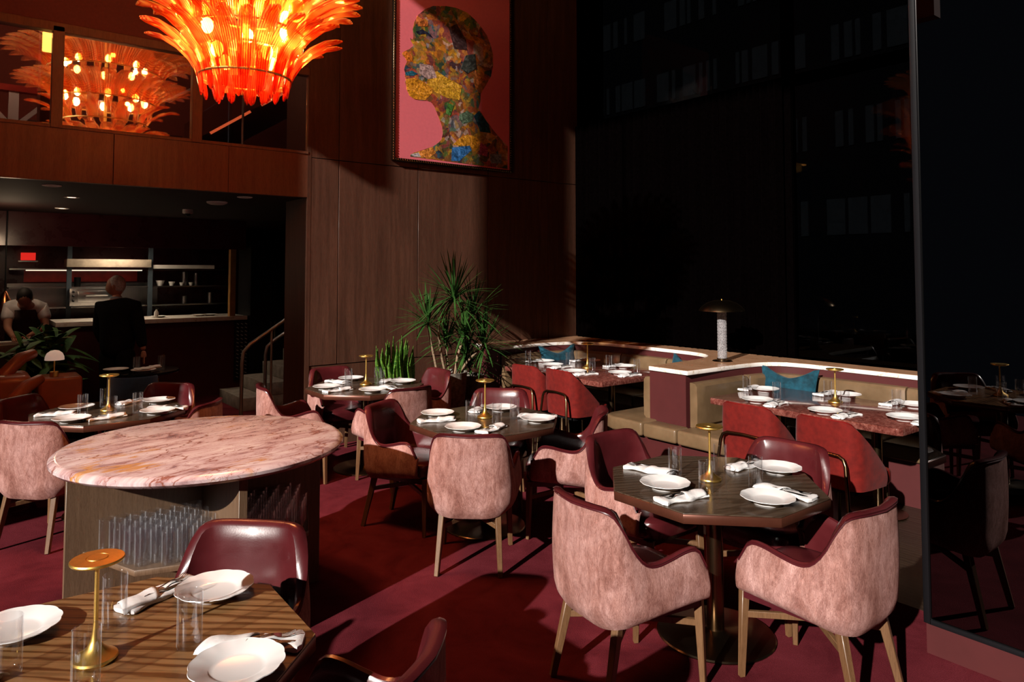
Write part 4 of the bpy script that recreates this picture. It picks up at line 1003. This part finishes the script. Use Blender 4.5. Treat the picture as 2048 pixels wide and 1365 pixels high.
# ------------------------------------------------------------------ ceiling fixtures
def downlight(x, y, lb, on=True):
    t = thing('downlight', lb, 'ceiling light', (x, y, 2.58), 0, 'recessed downlights under the mezzanine')
    MB().lathe([(.045, -.001), (.075, -.001), (.075, -.006), (.06, -.010), (.045, -.006)], 24, close=True).build('trim_ring', 'white', t)
    MB().lathe([(0, -.002), (.046, -.002), (.046, -.004), (0, -.004)], 20).build('lens', 'down' if on else 'screen', t)
for x, y, lb, on in ((.66, 7.5, 'unlit recessed downlight nearest the fascia at far left', False), (.925, 8.54, 'lit recessed downlight, right-hand of the left row', True), (1.0, 10.1, 'lit recessed downlight in the middle of the left row', True),
                     (1.06, 11.5, 'lit recessed downlight, lowest in the photo of the left row', True), (2.33, 7.45, 'dim recessed downlight right of the white disc', False), (2.72, 11.9, 'faint recessed downlight above the kitchen pass', True)):
    downlight(x, y, lb, on)
t = tag(MB().lathe([(0, -.03), (.07, -.03), (.105, -.015), (.11, 0), (0, 0)], 28).build('ceiling_disc', 'white', None, loc=(2.257, 8.17, 2.58)), 'round white disc fitting on the dark ceiling', 'ceiling fitting')
for x, y, lb in ((1.47, 11.5, 'small white ceiling camera at left, above the kitchen'), (2.25, 9.39, 'small white ceiling camera left of the white disc')):
    t = thing('ceiling_camera', lb, 'camera', (x, y, 2.58), 0, 'white ceiling cameras')
    MB().lathe([(0, 0), (.062, 0), (.062, -.045), (.055, -.05), (0, -.05)], 20).build('housing', 'white', t); MB().ball((0, 0, -.052), .035, n=8).build('dome', 'black', t)

# ------------------------------------------------------------------ kitchen
struct('wall_kitchen_soffit', MB().box(-1, 3.47, 11.0, 11.2, 2.16, 2.58).box(-1, 3.47, 11.0, 11.02, 2.145, 2.16), 'burgdark')
kc = thing('kitchen_counter', 'long kitchen pass counter with white stone top and burgundy front', 'counter', (0, 0, 0))
MB().box(1.12, 3.47, 11.05, 11.7, 0, 1.09).build('front', 'panel', kc); MB().box(1.05, 3.50, 10.97, 11.75, 1.09, 1.15).build('countertop', 'whitemarble', kc, bevel=.004)
struct('wall_kitchen_column', MB().box(3.25, 3.33, 11.0, 11.1, 1.15, 2.15), plain('amber_panel', (.35, .17, .05), .4))
kr = thing('kitchen_rack', 'wide steel kitchen shelving with three levels behind the pass', 'shelves', (0, 12.2, 0))
for z in (1.30, 1.59, 1.86): MB().box(.6, 3.7, 0, .45, z - .02, z).build('shelf', 'steel', kr)
for x in (1.29, 2.37, 3.62): MB().box(x, x + .06, -.01, .05, .9, 2.4).build('upright', plain('blue_grey_post', (.03, .045, .06), .6), kr)
MB().box(-1, 3.9, .5, .55, 0, 2.5).build('back_panel', 'burgdark', kr)
tl = MB().box(.8, 2.3, .48, .5, 1.66, 1.83).build('tile_band', 'tile', kr); MB().box(.6, 2.6, .47, .5, 1.30, 1.64).build('splash_panel', 'steel', kr)
MB().box(.8, 2.3, .1, .14, 1.825, 1.84).build('shelf_light', emis('shelf_light', (1, .8, .6), 1.2), kr)
ov = thing('oven', 'stainless deck oven with long handle in the kitchen', 'oven', (1.62, 12.1, 1.31))
MB().box(-.3, .3, 0, .4, 0, .26).build('body', 'steel', ov, bevel=.005); MB().box(-.2, .28, -.015, 0, .05, .22).build('door', 'steel', ov, bevel=.004)
MB().tube([(-.12, -.03, .15), (-.1, -.05, .15), (.18, -.05, .15), (.2, -.03, .15)], .01, 8).build('handle', 'silver', ov)
for z in (.08, .15, .21): MB().ball((-.255, -.01, z), .018, n=8).build('knob', 'black', ov)
hd = tag(MB().box(1.28, 2.40, 12.15, 12.5, 1.88, 2.0).build('metal_tray', 'screen', None, bevel=.004), 'long beige metal box on the top kitchen shelf', 'box')
for i, (x, z, r, lb) in enumerate(((2.56, 1.59, .065, 'largest white bowl on the middle kitchen shelf'), (2.73, 1.59, .05, 'second white bowl on the middle kitchen shelf'), (2.88, 1.59, .04, 'third white bowl on the middle kitchen shelf'), (3.02, 1.59, .04, 'rightmost white bowl on the middle kitchen shelf'))):
    tag(MB().lathe([(0, 0), (r * .6, 0), (r, r * 1.3), (r * .95, r * 1.3), (r * .55, .006), (0, .006)], 20).build('bowl', 'porcelain', None, loc=(x, 12.3, z)), lb, 'bowl', 'white bowls on the kitchen shelf')
for x, z, h, mt, lb in ((2.95, 1.59, .22, 'steel', 'tall shiny steel canister behind the bowls'), (3.13, 1.59, .20, 'steel', 'second shiny steel canister right of the bowls'), (3.35, 1.30, .17, 'steel', 'steel canister on the lower kitchen shelf'), (2.95, 1.30, .12, 'steel', 'squat steel pot at the middle of the lower shelf'), (1.45, 1.59, .14, 'black', 'black pan stack above the oven')):
    tag(MB().lathe([(0, 0), (.045, 0), (.045, h), (.04, h), (.04, .01), (0, .01)], 18).build('canister', mt, None, loc=(x, 12.42, z)), lb, 'canister')
tag(MB().box(2.42, 3.35, 12.2, 12.4, 1.86, 1.92).build('container_row', 'white', None, bevel=.004), 'row of pale container lids on the top kitchen shelf', 'container')
for i, x in enumerate((2.35, 2.9, 3.05)):
    tag(MB().lathe([(0, 0), (.05, 0), (.11, .025), (.105, .025), (.05, .006), (0, .006)], 22).build('dish', 'porcelain', None, loc=(x, 11.3, 1.151)), ['pale dish at the left on the kitchen pass', 'pale dish in the middle on the kitchen pass', 'pale dish at the right on the kitchen pass'][i], 'dish')
bt = thing('spray_bottle', 'small white bottle standing on the kitchen pass', 'bottle', (2.30, 11.25, 1.151)); MB().lathe([(0, 0), (.03, 0), (.03, .08), (.012, .11), (.012, .12), (0, .12)], 16).build('body', 'white', bt); MB().box(-.012, .03, -.01, .01, .12, .14).build('cap', 'silver', bt)
rs = thing('round_stand', 'small round-topped metal stand on the kitchen pass', 'stand', (1.93, 11.2, 1.151)); MB().cyl(0, 0, .14, .15, .12, n=24).build('top', 'steel', rs)
for a in (0, 2.1, 4.2): MB().tube([(.08 * math.cos(a), .08 * math.sin(a), 0), (.08 * math.cos(a), .08 * math.sin(a), .14)], .006, 6).build('leg', 'brass', rs)
ex = thing('exit_sign', 'small glowing red sign in the kitchen at left', 'sign', (.84, 12.55, 2.03)); MB().box(-.09, .09, 0, .03, -.05, .06).build('housing', 'exitred', ex); MB().box(-.12, .12, -.01, .05, -.075, -.055).build('bracket', 'steel', ex)
cb = thing('tall_cabinet', 'tall black cabinet with paired steel handles beside the kitchen', 'cabinet', (3.52, 10.9, 0))
MB().box(0, 1.6, 0, .6, 0, 2.3).build('body', 'black', cb)
for x, z0 in ((.30, 1.35), (.36, 1.35), (.30, .75), (.36, .75)): MB().box(x, x + .015, -.02, 0, z0, z0 + .3).build('handle', 'steel', cb)
wr = thing('wine_rack', 'black rack of small angled pegs at the counter end', 'rack', (3.32, 10.95, .2)); MB().box(0, .18, 0, .05, 0, .88).build('panel', 'black', wr)
for i in range(15):
    for j in range(3): MB().bar((.02 + j * .06, -.004, .84 - i * .056), (.05 + j * .06, -.004, .825 - i * .056), .006, .006).build('peg', 'white', wr)
hl = thing('heat_lamp', 'copper pendant heat lamp at the far left edge', 'lamp', (.50, 10.9, 1.30)); MB().lathe([(.10, 0), (.075, .13), (.03, .24), (.012, .27), (.0, .27)], 28).build('shade', 'copper', hl); MB().cyl(0, 0, .26, 1.28, .008).build('cord', 'black', hl)
cs = thing('chef_counter', 'low wooden prep counter with food in front of the chef', 'counter', (0, 9.75, 0))
MB().prism([(-1, -.1), (.42, -.1), (.66, .02), (.80, .22), (.82, .5), (-1, .5)], .90, 1.0).build('countertop', 'station', cs, bevel=.01); MB().prism([(-1, 0), (.4, 0), (.7, .3), (.7, .45), (-1, .45)], 0, .90).build('front', 'burgdark', cs)
tag(MB().box(.38, .60, 9.85, 10.0, 1.001, 1.02).build('paper_sheet', 'linen'), 'white paper on the prep counter at left', 'paper')

# people --------------------------------------------------------------
def skinned(chains, lev=1):
    """chains: list of (points, radii, edges). returns MB of evaluated skin surfaces"""
    out = MB()
    for pts, rad, ed in chains:
        me = bpy.data.meshes.new('s'); me.from_pydata(pts, ed, [])
        bm = bmesh.new(); bm.from_mesh(me); ly = bm.verts.layers.skin.verify()
        for i, v in enumerate(bm.verts):
            r = rad[i]; v[ly].radius = r if isinstance(r, tuple) else (r, r); v[ly].use_root = (i == 0)
        bm.to_mesh(me); bm.free(); o = bpy.data.objects.new('s', me); C.objects.link(o)
        o.modifiers.new('k', 'SKIN'); sb = o.modifiers.new('b', 'SUBSURF'); sb.levels = lev + 1; sb.render_levels = lev + 1
        dg = bpy.context.evaluated_depsgraph_get(); ev = o.evaluated_get(dg); em = ev.to_mesh()
        out.add([tuple(v.co) for v in em.vertices], [tuple(p.vertices) for p in em.polygons]); ev.to_mesh_clear()
        bpy.data.objects.remove(o)
    return out
def hand(w, d, side, curl=.4):
    """palm plus five unequal fingers; w wrist, d direction"""
    w = Vector(w); d = Vector(d).normalized(); s = d.cross(Vector((0, 0, 1))).normalized() * side; n = s.cross(d)
    ch = [([tuple(w), tuple(w + d * .05), tuple(w + d * .085)], [.022, (.02, .034), (.016, .034)], [(0, 1), (1, 2)])]
    for i, (o_, l) in enumerate(((-.026, .055), (-.009, .068), (.009, .072), (.026, .064))):
        a = w + d * .085 + s * o_; b = a + d * l * .5 - Vector((0, 0, 1)) * l * .15 * curl; c = b + d * l * .35 - Vector((0, 0, 1)) * l * .5 * curl
        ch.append(([tuple(a - d * .02), tuple(a), tuple(b), tuple(c)], [.009, .009, .008, .007], [(0, 1), (1, 2), (2, 3)]))
    a = w + d * .03 - s * .026; ch.append(([tuple(a), tuple(a + d * .03 - s * .025), tuple(a + d * .055 - s * .03)], [.011, .010, .008], [(0, 1), (1, 2)]))
    return ch
def head_mb(c, fwd, tilt, scale=1):
    """head with nose, brow, chin, ears; fwd heading angle, tilt down"""
    m_ = Matrix.Translation(c) @ Matrix.Rotation(fwd, 4, 'Z') @ Matrix.Rotation(tilt, 4, 'Y') @ Matrix.Scale(scale, 4)
    mb = MB(); rows = []
    for i in range(19):
        ph = PI * i / 18; z = -math.cos(ph); rr = math.sin(ph); row = []
        for j in range(25):
            a = 2 * PI * j / 24; x = rr * math.cos(a) * .095; y = rr * math.sin(a) * .075
            if z < 0: x *= 1 - .12 * -z; y *= 1 - .28 * z * z
            f = max(0, math.cos(a)) ** 12 * rr
            if -.35 < z < .05: x += f * .022 * (1 - abs(z + .2) / .25 * .7)
            if .05 < z < .2: x += f * .004
            if -.75 < z < -.5: x += f * .010
            e = math.exp(-((abs(math.sin(a)) - .38) ** 2) / .012) * (1 if math.cos(a) > 0 else 0) * math.exp(-((z - .02) ** 2) / .006); x -= e * .008
            row.append((x, y, z * .118))
        rows.append(row)
    tmp = MB().grid(rows)
    for sy in (-1, 1): tmp.ball((-.005, sy * .077, -.005), .018, .008, .03, 8)
    return mb.add(tmp.v, tmp.f, m_), m_
# chef, leaning over the prep counter
cf = thing('person', 'person in white short-sleeved shirt and dark apron bending over the counter', 'person', (0, 0, 0))
hc = (.655, 10.12, 1.50)
torso = [(.66, 10.55, .92), (.67, 10.52, 1.10), (.68, 10.42, 1.28), (.68, 10.30, 1.395), (.67, 10.22, 1.43), (.665, 10.17, 1.46)]
pts = torso + [(.52, 10.32, 1.38), (.84, 10.32, 1.37), (.50, 10.20, 1.15), (.88, 10.22, 1.15), (.55, 9.98, 1.06), (.70, 9.98, 1.07)]
rad = [(.15, .10), (.15, .10), (.16, .105), (.15, .09), .06, .052, .062, .062, .043, .043, .026, .026]
ed = [(0, 1), (1, 2), (2, 3), (3, 4), (4, 5), (3, 6), (3, 7), (6, 8), (7, 9), (8, 10), (9, 11)]
sk = skinned([(pts, rad, ed)] + hand((.55, 9.98, 1.06), (.1, -1, -.15), 1) + hand((.70, 9.98, 1.07), (-.3, -1, -.15), -1) +
             [([(.60, 10.56, .94), (.58, 10.55, .5), (.58, 10.6, .08), (.58, 10.48, .04)], [.09, .065, .045, .04], [(0, 1), (1, 2), (2, 3)]), ([(.73, 10.56, .94), (.75, 10.55, .5), (.75, 10.6, .08), (.75, 10.48, .04)], [.09, .065, .045, .04], [(0, 1), (1, 2), (2, 3)])])
hm, hmx = head_mb(hc, R(-95), R(38)); sk.add(hm.v, hm.f); sk.build('body', 'skin', cf)
e2 = [(0, 1), (1, 2), (2, 3), (3, 4), (3, 5), (4, 6), (5, 7)]
skinned([([(.66, 10.55, .95), (.67, 10.51, 1.12), (.68, 10.42, 1.28), (.68, 10.29, 1.395), (.52, 10.32, 1.38), (.84, 10.32, 1.37), (.495, 10.25, 1.22), (.885, 10.26, 1.22), (.672, 10.235, 1.425)], [(.17, .12), (.17, .12), (.185, .13), (.19, .13), .09, .09, .07, .07, .10], e2 + [(3, 8)])]).build('shirt', 'shirt', cf)
mb = MB(); rows = []
for i in range(7):
    z = lerp(.5, 1.36, i / 6); y = interp([(.5, 10.40), (1.0, 10.37), (1.2, 10.27), (1.36, 10.17)], z); w_ = interp([(.5, .19), (1.15, .18), (1.36, .10)], z)
    rows.append([(.67 + w_ * u, y + .06 * u * u - .0, z) for u in (-1, -.6, -.2, .2, .6, 1)])
ap = mb.grid(rows).build('apron', 'apron', cf); ap.modifiers.new('t', 'SOLIDIFY').thickness = .006
MB().ball((-.012, 0, .022), .098, .082, .108, 12, hmx).ball((-.09, 0, .03), .035, n=8, mtx=hmx).build('hair', 'darkhair', cf)
# standing man in a black suit
mn = thing('person', 'person with grey hair in a black suit, standing seen from behind', 'person', (0, 0, 0))
X0, Y0 = 1.50, 9.3
def q_(dx, dy, z): return (X0 + dx * .788 + dy * .616, Y0 - dx * .616 + dy * .788, z)
pts = [q_(0, 0, .95), q_(0, 0, 1.12), q_(0, 0, 1.30), q_(0, 0, 1.42), q_(-.02, 0, 1.50), q_(-.03, 0, 1.56), q_(-.19, 0, 1.41), q_(.19, 0, 1.41), q_(-.24, .03, 1.14), q_(.25, .0, 1.14), q_(-.22, .14, .95), q_(.29, .02, .90)]
rad = [(.17, .12), (.165, .115), (.18, .12), (.15, .1), .055, .05, .065, .065, .05, .05, .03, .03]
legs = [([q_(s * .09, 0, .95), q_(s * .10, 0, .5), q_(s * .10, -.02, .08), q_(s * .11, .1, .04)], [.105, .07, .05, .045], [(0, 1), (1, 2), (2, 3)]) for s in (-1, 1)]
sk = skinned([(pts, rad, ed)] + hand(q_(.29, .02, .90), (.05, 0, -1), 1, .2) + hand(q_(-.22, .14, .95), (0, .6, -.6), -1, .2) + legs)
hm, hmx = head_mb(q_(-.04, 0, 1.64), R(155), R(8)); sk.add(hm.v, hm.f); sk.build('body', 'skin', mn)
skinned([([q_(0, 0, .78), q_(0, 0, 1.1), q_(0, 0, 1.30), q_(0, 0, 1.43), q_(-.19, 0, 1.41), q_(.19, 0, 1.41), q_(-.24, .03, 1.14), q_(.25, .0, 1.14), q_(-.22, .13, .97), q_(.285, .02, .93), q_(-.015, 0, 1.49)], [(.21, .16), (.195, .15), (.21, .155), (.20, .15), .09, .09, .07, .07, .055, .055, .11],
         [(0, 1), (1, 2), (2, 3), (3, 4), (3, 5), (4, 6), (5, 7), (6, 8), (7, 9), (3, 10)])]).build('jacket', 'suit', mn)
skinned([([a for a in l[0]], [r + .02 for r in l[1]], l[2]) for l in legs]).build('trousers', 'suit', mn)
MB().lathe([(.062, 0), (.068, .012), (.062, .045), (.056, .05)], 18, Matrix.Translation(q_(-.025, 0, 1.475))).build('collar', plain('pale_blue_shirt', (.30, .38, .50), .8), mn)
MB().ball((-.022, 0, .022), .092, .083, .108, 12, hmx).build('hair', 'greyhair', mn)

# ------------------------------------------------------------------ stairs
stn = thing('staircase', 'grey stone stair flight rising between steel handrails', 'staircase', (2.98, 9.6, 0))
for i in range(8): MB().box(.15 * i * 2, 3.2, -.1 + 0, .9, .17 * i, .17 * (i + 1) - .004).build('step', 'stone', stn, bevel=.004)
def handrail(p, lb, posts):
    t = thing('handrail', lb, 'handrail', (0, 0, 0), 0, 'steel handrails of the stair')
    MB().tube(p, .02, 10).build('rail', 'rail', t)
    for x, y, z0, z1 in posts: MB().tube([(x, y, z0), (x, y, z1)], .014, 8).build('post', 'rail', t)
handrail([(2.53, 8.1, 0), (2.535, 8.1, .80), (2.55, 8.1, .92), (2.62, 8.1, 1.0), (3.02, 8.1, 1.26), (3.3, 8.1, 1.45)], 'nearest bent steel handrail left of the stair', [(2.86, 8.1, 0, 1.15)])
handrail([(3.0, 8.7, 0), (3.0, 8.7, .80), (3.02, 8.7, .90), (3.10, 8.7, .97), (3.42, 8.7, 1.17), (3.9, 8.7, 1.5)], 'second bent steel handrail right of the stair', [(3.30, 8.7, 0, 1.32), (3.37, 8.7, 0, 1.35)])

# ------------------------------------------------------------------ plants
def leaf_strip(mb, base, d, L, w, droop, n=7, tw=0, face=None):
    """blade: starts at base, heads along unit d, bends down by droop"""
    d = Vector(d).normalized(); side = d.cross(Vector((0, 0, 1)));  side = side.normalized() if side.length > .05 else Vector((1, 0, 0))
    if face is not None: side = face
    rows = []; p = Vector(base)
    for i in range(n + 1):
        u = i / n; q = p + d * L * u + Vector((0, 0, -droop * u * u * L)); ww = w * (math.sin(PI * (.12 + .88 * u)) ** .6 if u < 1 else 0.02)
        up = d.cross(side) * ww * .25
        rows.append([tuple(q - side * ww + up), tuple(q), tuple(q + side * ww + up)])
    mb.grid(rows)
dr = thing('dracaena', 'tall dracaena plant with spiky leaf crowns in a concrete planter', 'plant', (4.20, 6.50, 0))
MB().lathe([(0, 0), (.15, 0), (.21, .72), (.215, .74), (.195, .74), (.19, .70), (0, .70)], 32).build('pot', 'concrete', dr)
MB().lathe([(0, .70), (.19, .70), (0, .71)], 20).build('soil', 'soil', dr)
crowns = [((-.26, -.02, 1.27), 60, .44), ((.05, -.05, 1.53), 90, .56), ((.16, -.08, 1.12), 70, .46), ((.38, .06, 1.36), 60, .56), ((.46, -.03, 1.00), 70, .52), ((.02, .06, 1.05), 46, .40), ((.24, .0, .90), 50, .45)]
stems = [[(-.12, 0, .70), (-.18, 0, .95), (-.22, 0, 1.1), (-.26, -.02, 1.27)], [(-.02, 0, .70), (-.10, -.02, .95), (-.14, -.04, 1.15), (-.11, -.05, 1.30), (-.03, -.05, 1.42), (.05, -.05, 1.53)], [(.08, -.02, .70), (.10, -.04, .9), (.16, -.08, 1.12)], [(.1, .04, .70), (.2, .06, 1.0), (.38, .06, 1.36)], [(.12, -.02, .7), (.24, -.04, .84), (.46, -.03, 1.00)], [(.05, .05, .7), (.03, .07, .9), (.02, .06, 1.05)]]
for s_ in stems: MB().tube(s_, .014, 8).build('stem', 'bark', dr)
for (c, cnt, L) in crowns:
    mb = MB()
    for k_ in range(cnt):
        a = random.uniform(0, 2 * PI); el = R(random.choice((78, 62, 45, 25, 8, -12)) + random.uniform(-8, 8)); l = L * random.uniform(.75, 1.1)
        leaf_strip(mb, (c[0], c[1], c[2] + random.uniform(-.05, .05)), (math.cos(a) * math.cos(el), math.sin(a) * math.cos(el) * (.62 if math.sin(a) > 0 else .9), math.sin(el)), l, .0095, .22 * math.cos(el) + .03)
    mb.build('leaf_crown', 'leaf', dr)
rows = [[(-.085 + .085 * u + dx, -.16 + dx * .3, 1.40 - .115 * u + .045 * u * (1 - u) + dx * .2) for dx in (0, .026)] for u in [i / 6 for i in range(7)]]
o = MB().grid(rows).build('plant_tag', 'white', dr); o.modifiers.new('t', 'SOLIDIFY').thickness = .002
pt = thing('planter', 'second dark concrete planter beside the banquette end', 'planter', (4.66, 6.76, 0)); MB().lathe([(0, 0), (.14, 0), (.17, .62), (.175, .64), (.155, .64), (.15, .60), (0, .60)], 28).build('pot', 'concrete', pt); MB().lathe([(0, .60), (.15, .60), (0, .61)], 16).build('soil', 'soil', pt)
mb = MB()
for k_ in range(60):
    a = random.uniform(0, 2 * PI); el = R(random.uniform(-10, 75)); leaf_strip(mb, (0, 0, .72), (math.cos(a) * math.cos(el), min(.6, math.sin(a)) * math.cos(el), math.sin(el)), random.uniform(.25, .42), .008, .3)
mb.build('foliage', 'leaf', pt)
sn = thing('snake_plant', 'snake plant with upright banded green leaves in a dark trough', 'plant', (3.72, 6.72, 0))
MB().prism([(-.26, -.14), (.26, -.14), (.28, .14), (-.28, .14)], 0, .60).build('pot', 'black', sn, bevel=.01)
for k_ in range(30):
    mb = MB(); x = random.uniform(-.21, .21); y = random.uniform(-.10, .10); h = random.uniform(.34, .60) * (1 - .2 * abs(x) / .21); w_ = random.uniform(.028, .040)
    lx = x * .25 + random.uniform(-.05, .05); ph = random.uniform(0, 3); rows = []; fa = random.uniform(-.6, .6)
    for i in range(13):
        u = i / 12; ww = w_ * min(1, (1 - u) * 3.2) ** .8 * (.75 + .25 * math.sin(PI * u)) + .001; t_ = fa + u * .9; cx_ = x + lx * u + .012 * math.sin(u * 6 + ph); cy_ = y + .01 * math.sin(u * 5 + ph * 2)
        rows.append([(cx_ + v * ww * math.cos(t_), cy_ + v * ww * math.sin(t_) - .3 * ww * (1 - v * v), .58 + h * u) for v in (-1, -.5, 0, .5, 1)])
    o = mb.grid(rows).build('leaf', 'snake', sn); o.modifiers.new('t', 'SOLIDIFY').thickness = .004
pp = thing('leafy_plant', 'dark broad-leaved plant behind the dome lamp at left', 'plant', (.72, 8.3, 0))
MB().lathe([(0, 0), (.16, 0), (.2, .5), (.18, .5), (.17, .46), (0, .46)], 24).build('pot', 'black', pp)
mb = MB(); my = MB()
for k_ in range(170):
    a = random.uniform(0, 2 * PI); el = R(random.uniform(-5, 85)); L = random.uniform(.3, .58); b0 = Vector((random.uniform(-.22, .18), random.uniform(-.1, .2), random.uniform(.6, 1.15)))
    leaf_strip(my if k_ % 18 == 0 else mb, b0, (math.cos(a) * math.cos(el), math.sin(a) * math.cos(el), math.sin(el)), L * .75, .042, .45)
mb.build('foliage', 'darkleaf', pp); my.build('pale_leaves', 'yleaf', pp)

# ------------------------------------------------------------------ left corner furniture
bx = thing('side_cabinet', 'rust leather clad side cabinet with rounded top edge at left', 'cabinet', (.78, 7.75, 0)); MB().box(-.17, .17, -.17, .2, 0, .86).build('body', 'orange', bx, bevel=.03, seg=4)
dl = thing('dome_lamp', 'small lamp with pale dome shade on the rust cabinet', 'lamp', (.735, 7.68, .861))
MB().cyl(0, 0, 0, .045, .035, n=20).cyl(0, 0, .04, .17, .006).build('base', 'brass', dl); o_ = MB().lathe([(.078, .15), (.075, .18), (.062, .21), (.035, .232), (0, .24), (0, .236), (.035, .228), (.06, .206), (.073, .178), (.076, .15)], 32).build('lamp_shade', 'domeglow', dl)
sf = thing('lounge_sofa', 'rust leather lounge sofa with thick curved arms at the left edge', 'sofa', (0, 0, 0))
MB().tube([(.20, 6.95, .45), (.28, 7.0, .60), (.38, 7.08, .75), (.50, 7.18, .86), (.60, 7.28, .90)], [.05, .055, .055, .055, .04], 14).build('arm', 'orange', sf)
MB().tube([(.25, 7.5, .75), (.36, 7.55, .93), (.48, 7.62, 1.05), (.58, 7.7, 1.08)], [.05, .055, .055, .04], 14).build('arm', 'orange', sf)
MB().box(-.5, .40, 6.95, 7.7, .1, .46).build('seat', 'orange', sf, bevel=.05, seg=3); MB().box(.15, .55, 7.35, 7.8, .1, .93).build('backrest', 'orange', sf, bevel=.06, seg=3)
cc = MB().ball((.30, 7.22, .62), .16, .10, .15, 12).build('cushion', 'teal'); tag(cc, 'patterned teal cushion on the rust sofa at the left edge', 'cushion')
# small round table at the back with navy chair
rt = thing('round_table', 'small dark round table in front of the kitchen pass', 'table', (1.62, 8.55, 0)); MB().lathe([(0, .72), (.36, .72), (.37, .735), (.36, .75), (0, .75)], 48).build('tabletop', 'blackgloss', rt); MB().cyl(0, 0, .02, .72, .035).build('pedestal', 'bronze', rt); MB().cyl(0, 0, 0, .02, .24, n=32).build('base_disc', 'bronze', rt)
TAB['T8'] = (1.62, 8.55)
for dx, dy, nm in ((-.24, .06, 'left'), (-.02, -.18, 'right')):
    place(plate, (1.62 + dx, 8.55 + dy, Z0), 0, f'white plate on the small round back table, {nm} one', 'white plates')
place(tumbler, (1.56, 8.52, Z0), 0, 'tumbler on the small round back table near the left plate', 'tumblers on the tables'); place(tumbler, (1.80, 8.50, Z0), 0, 'tumbler on the small round back table at its right', 'tumblers on the tables')
place(napkin, (1.66, 8.45, Z0 + .025), R(20), 'white napkin on the small round back table', 'white napkins')
nv = thing('velvet_chair', 'navy velvet tub chair with brass side trim before the back table', 'chair', (1.45, 8.02, 0), R(52))
rows = []
for i in range(25):
    a = R(90 + 180 * i / 24); x, y = .22 * math.cos(a), .24 * math.sin(a); rows.append([(x * f, y * f, z) for f, z in ((.86, .12), (1, .16), (1.03, .5), (1, .76), (.95, .775), (.88, .76), (.88, .45))])
MB().grid(rows).build('shell', 'navy', nv); MB().lathe([(0, .2), (.2, .2), (.21, .42), (.19, .45), (0, .46)], 28).build('seat', 'navy', nv); MB().cyl(0, 0, 0, .2, .15, n=24).build('base', 'black', nv)
for s in (-1, 1): MB().box(-.005, .012, s * .235 - .006, s * .235 + .006, .3, .74).build('brass_trim', 'brass', nv)

# ------------------------------------------------------------------ light
az, el = R(18), R(24.5)
dvec = Vector((math.cos(az) * math.cos(el), math.sin(az) * math.cos(el), -math.sin(el)))
sun = light('sun', 'SUN', (-6, 0, 6), 7.5, (1, .93, .86), angle=R(.6)); sun.rotation_euler = dvec.to_track_quat('-Z', 'Y').to_euler()
W = bpy.data.worlds.new('world'); S.world = W; W.use_nodes = True
bg = W.node_tree.nodes['Background']; bg.inputs[0].default_value = (.62, .72, 1, 1); bg.inputs[1].default_value = .018
light('chandelier_downlight', 'SPOT', (1.385, 4.46, 2.83), 85, (1, .36, .12), shadow_soft_size=.3, spot_size=R(150), spot_blend=1)
light('kitchen_light', 'SPOT', (1.9, 11.75, 2.5), 120, (1, .78, .55), shadow_soft_size=.2, spot_size=R(140), spot_blend=1)
light('canopy_fill', 'POINT', (.1, 7.75, 4.3), 22, (1, .62, .42), shadow_soft_size=.1)  # added fill with no fitting, brightens the beam behind the glass
light('mezzanine_fill', 'POINT', (.9, 9.0, 5.0), 80, (1, .5, .28), shadow_soft_size=.2)  # added fill without a lamp body, lifts the upper room
light('stair_fill', 'SPOT', (2.9, 8.6, 2.54), 22, (1, .85, .7), shadow_soft_size=.05, spot_size=R(110), spot_blend=1)  # added fill spot, no fitting above; lifts the dim stair
light('lounge_downlight', 'SPOT', (.9, 8.3, 2.54), 16, (1, .72, .5), shadow_soft_size=.05, spot_size=R(110), spot_blend=1)
light('prep_light', 'POINT', (.45, 9.9, 2.2), 10, (1, .7, .45), shadow_soft_size=.1)
light('ledge_lamp_light', 'POINT', (5.87, 4.21, 1.455), .9, (1, .55, .22), shadow_soft_size=.03)
S.view_settings.view_transform = 'Standard'; S.view_settings.look = 'None'; S.view_settings.gamma = 1; S.view_settings.exposure = 0; S.view_settings.use_curve_mapping = False
S.cycles.max_bounces = 8; S.cycles.transparent_max_bounces = 40; S.cycles.diffuse_bounces = 4; S.cycles.glossy_bounces = 4
S.cycles.caustics_reflective = False; S.cycles.caustics_refractive = False; S.cycles.sample_clamp_indirect = 4
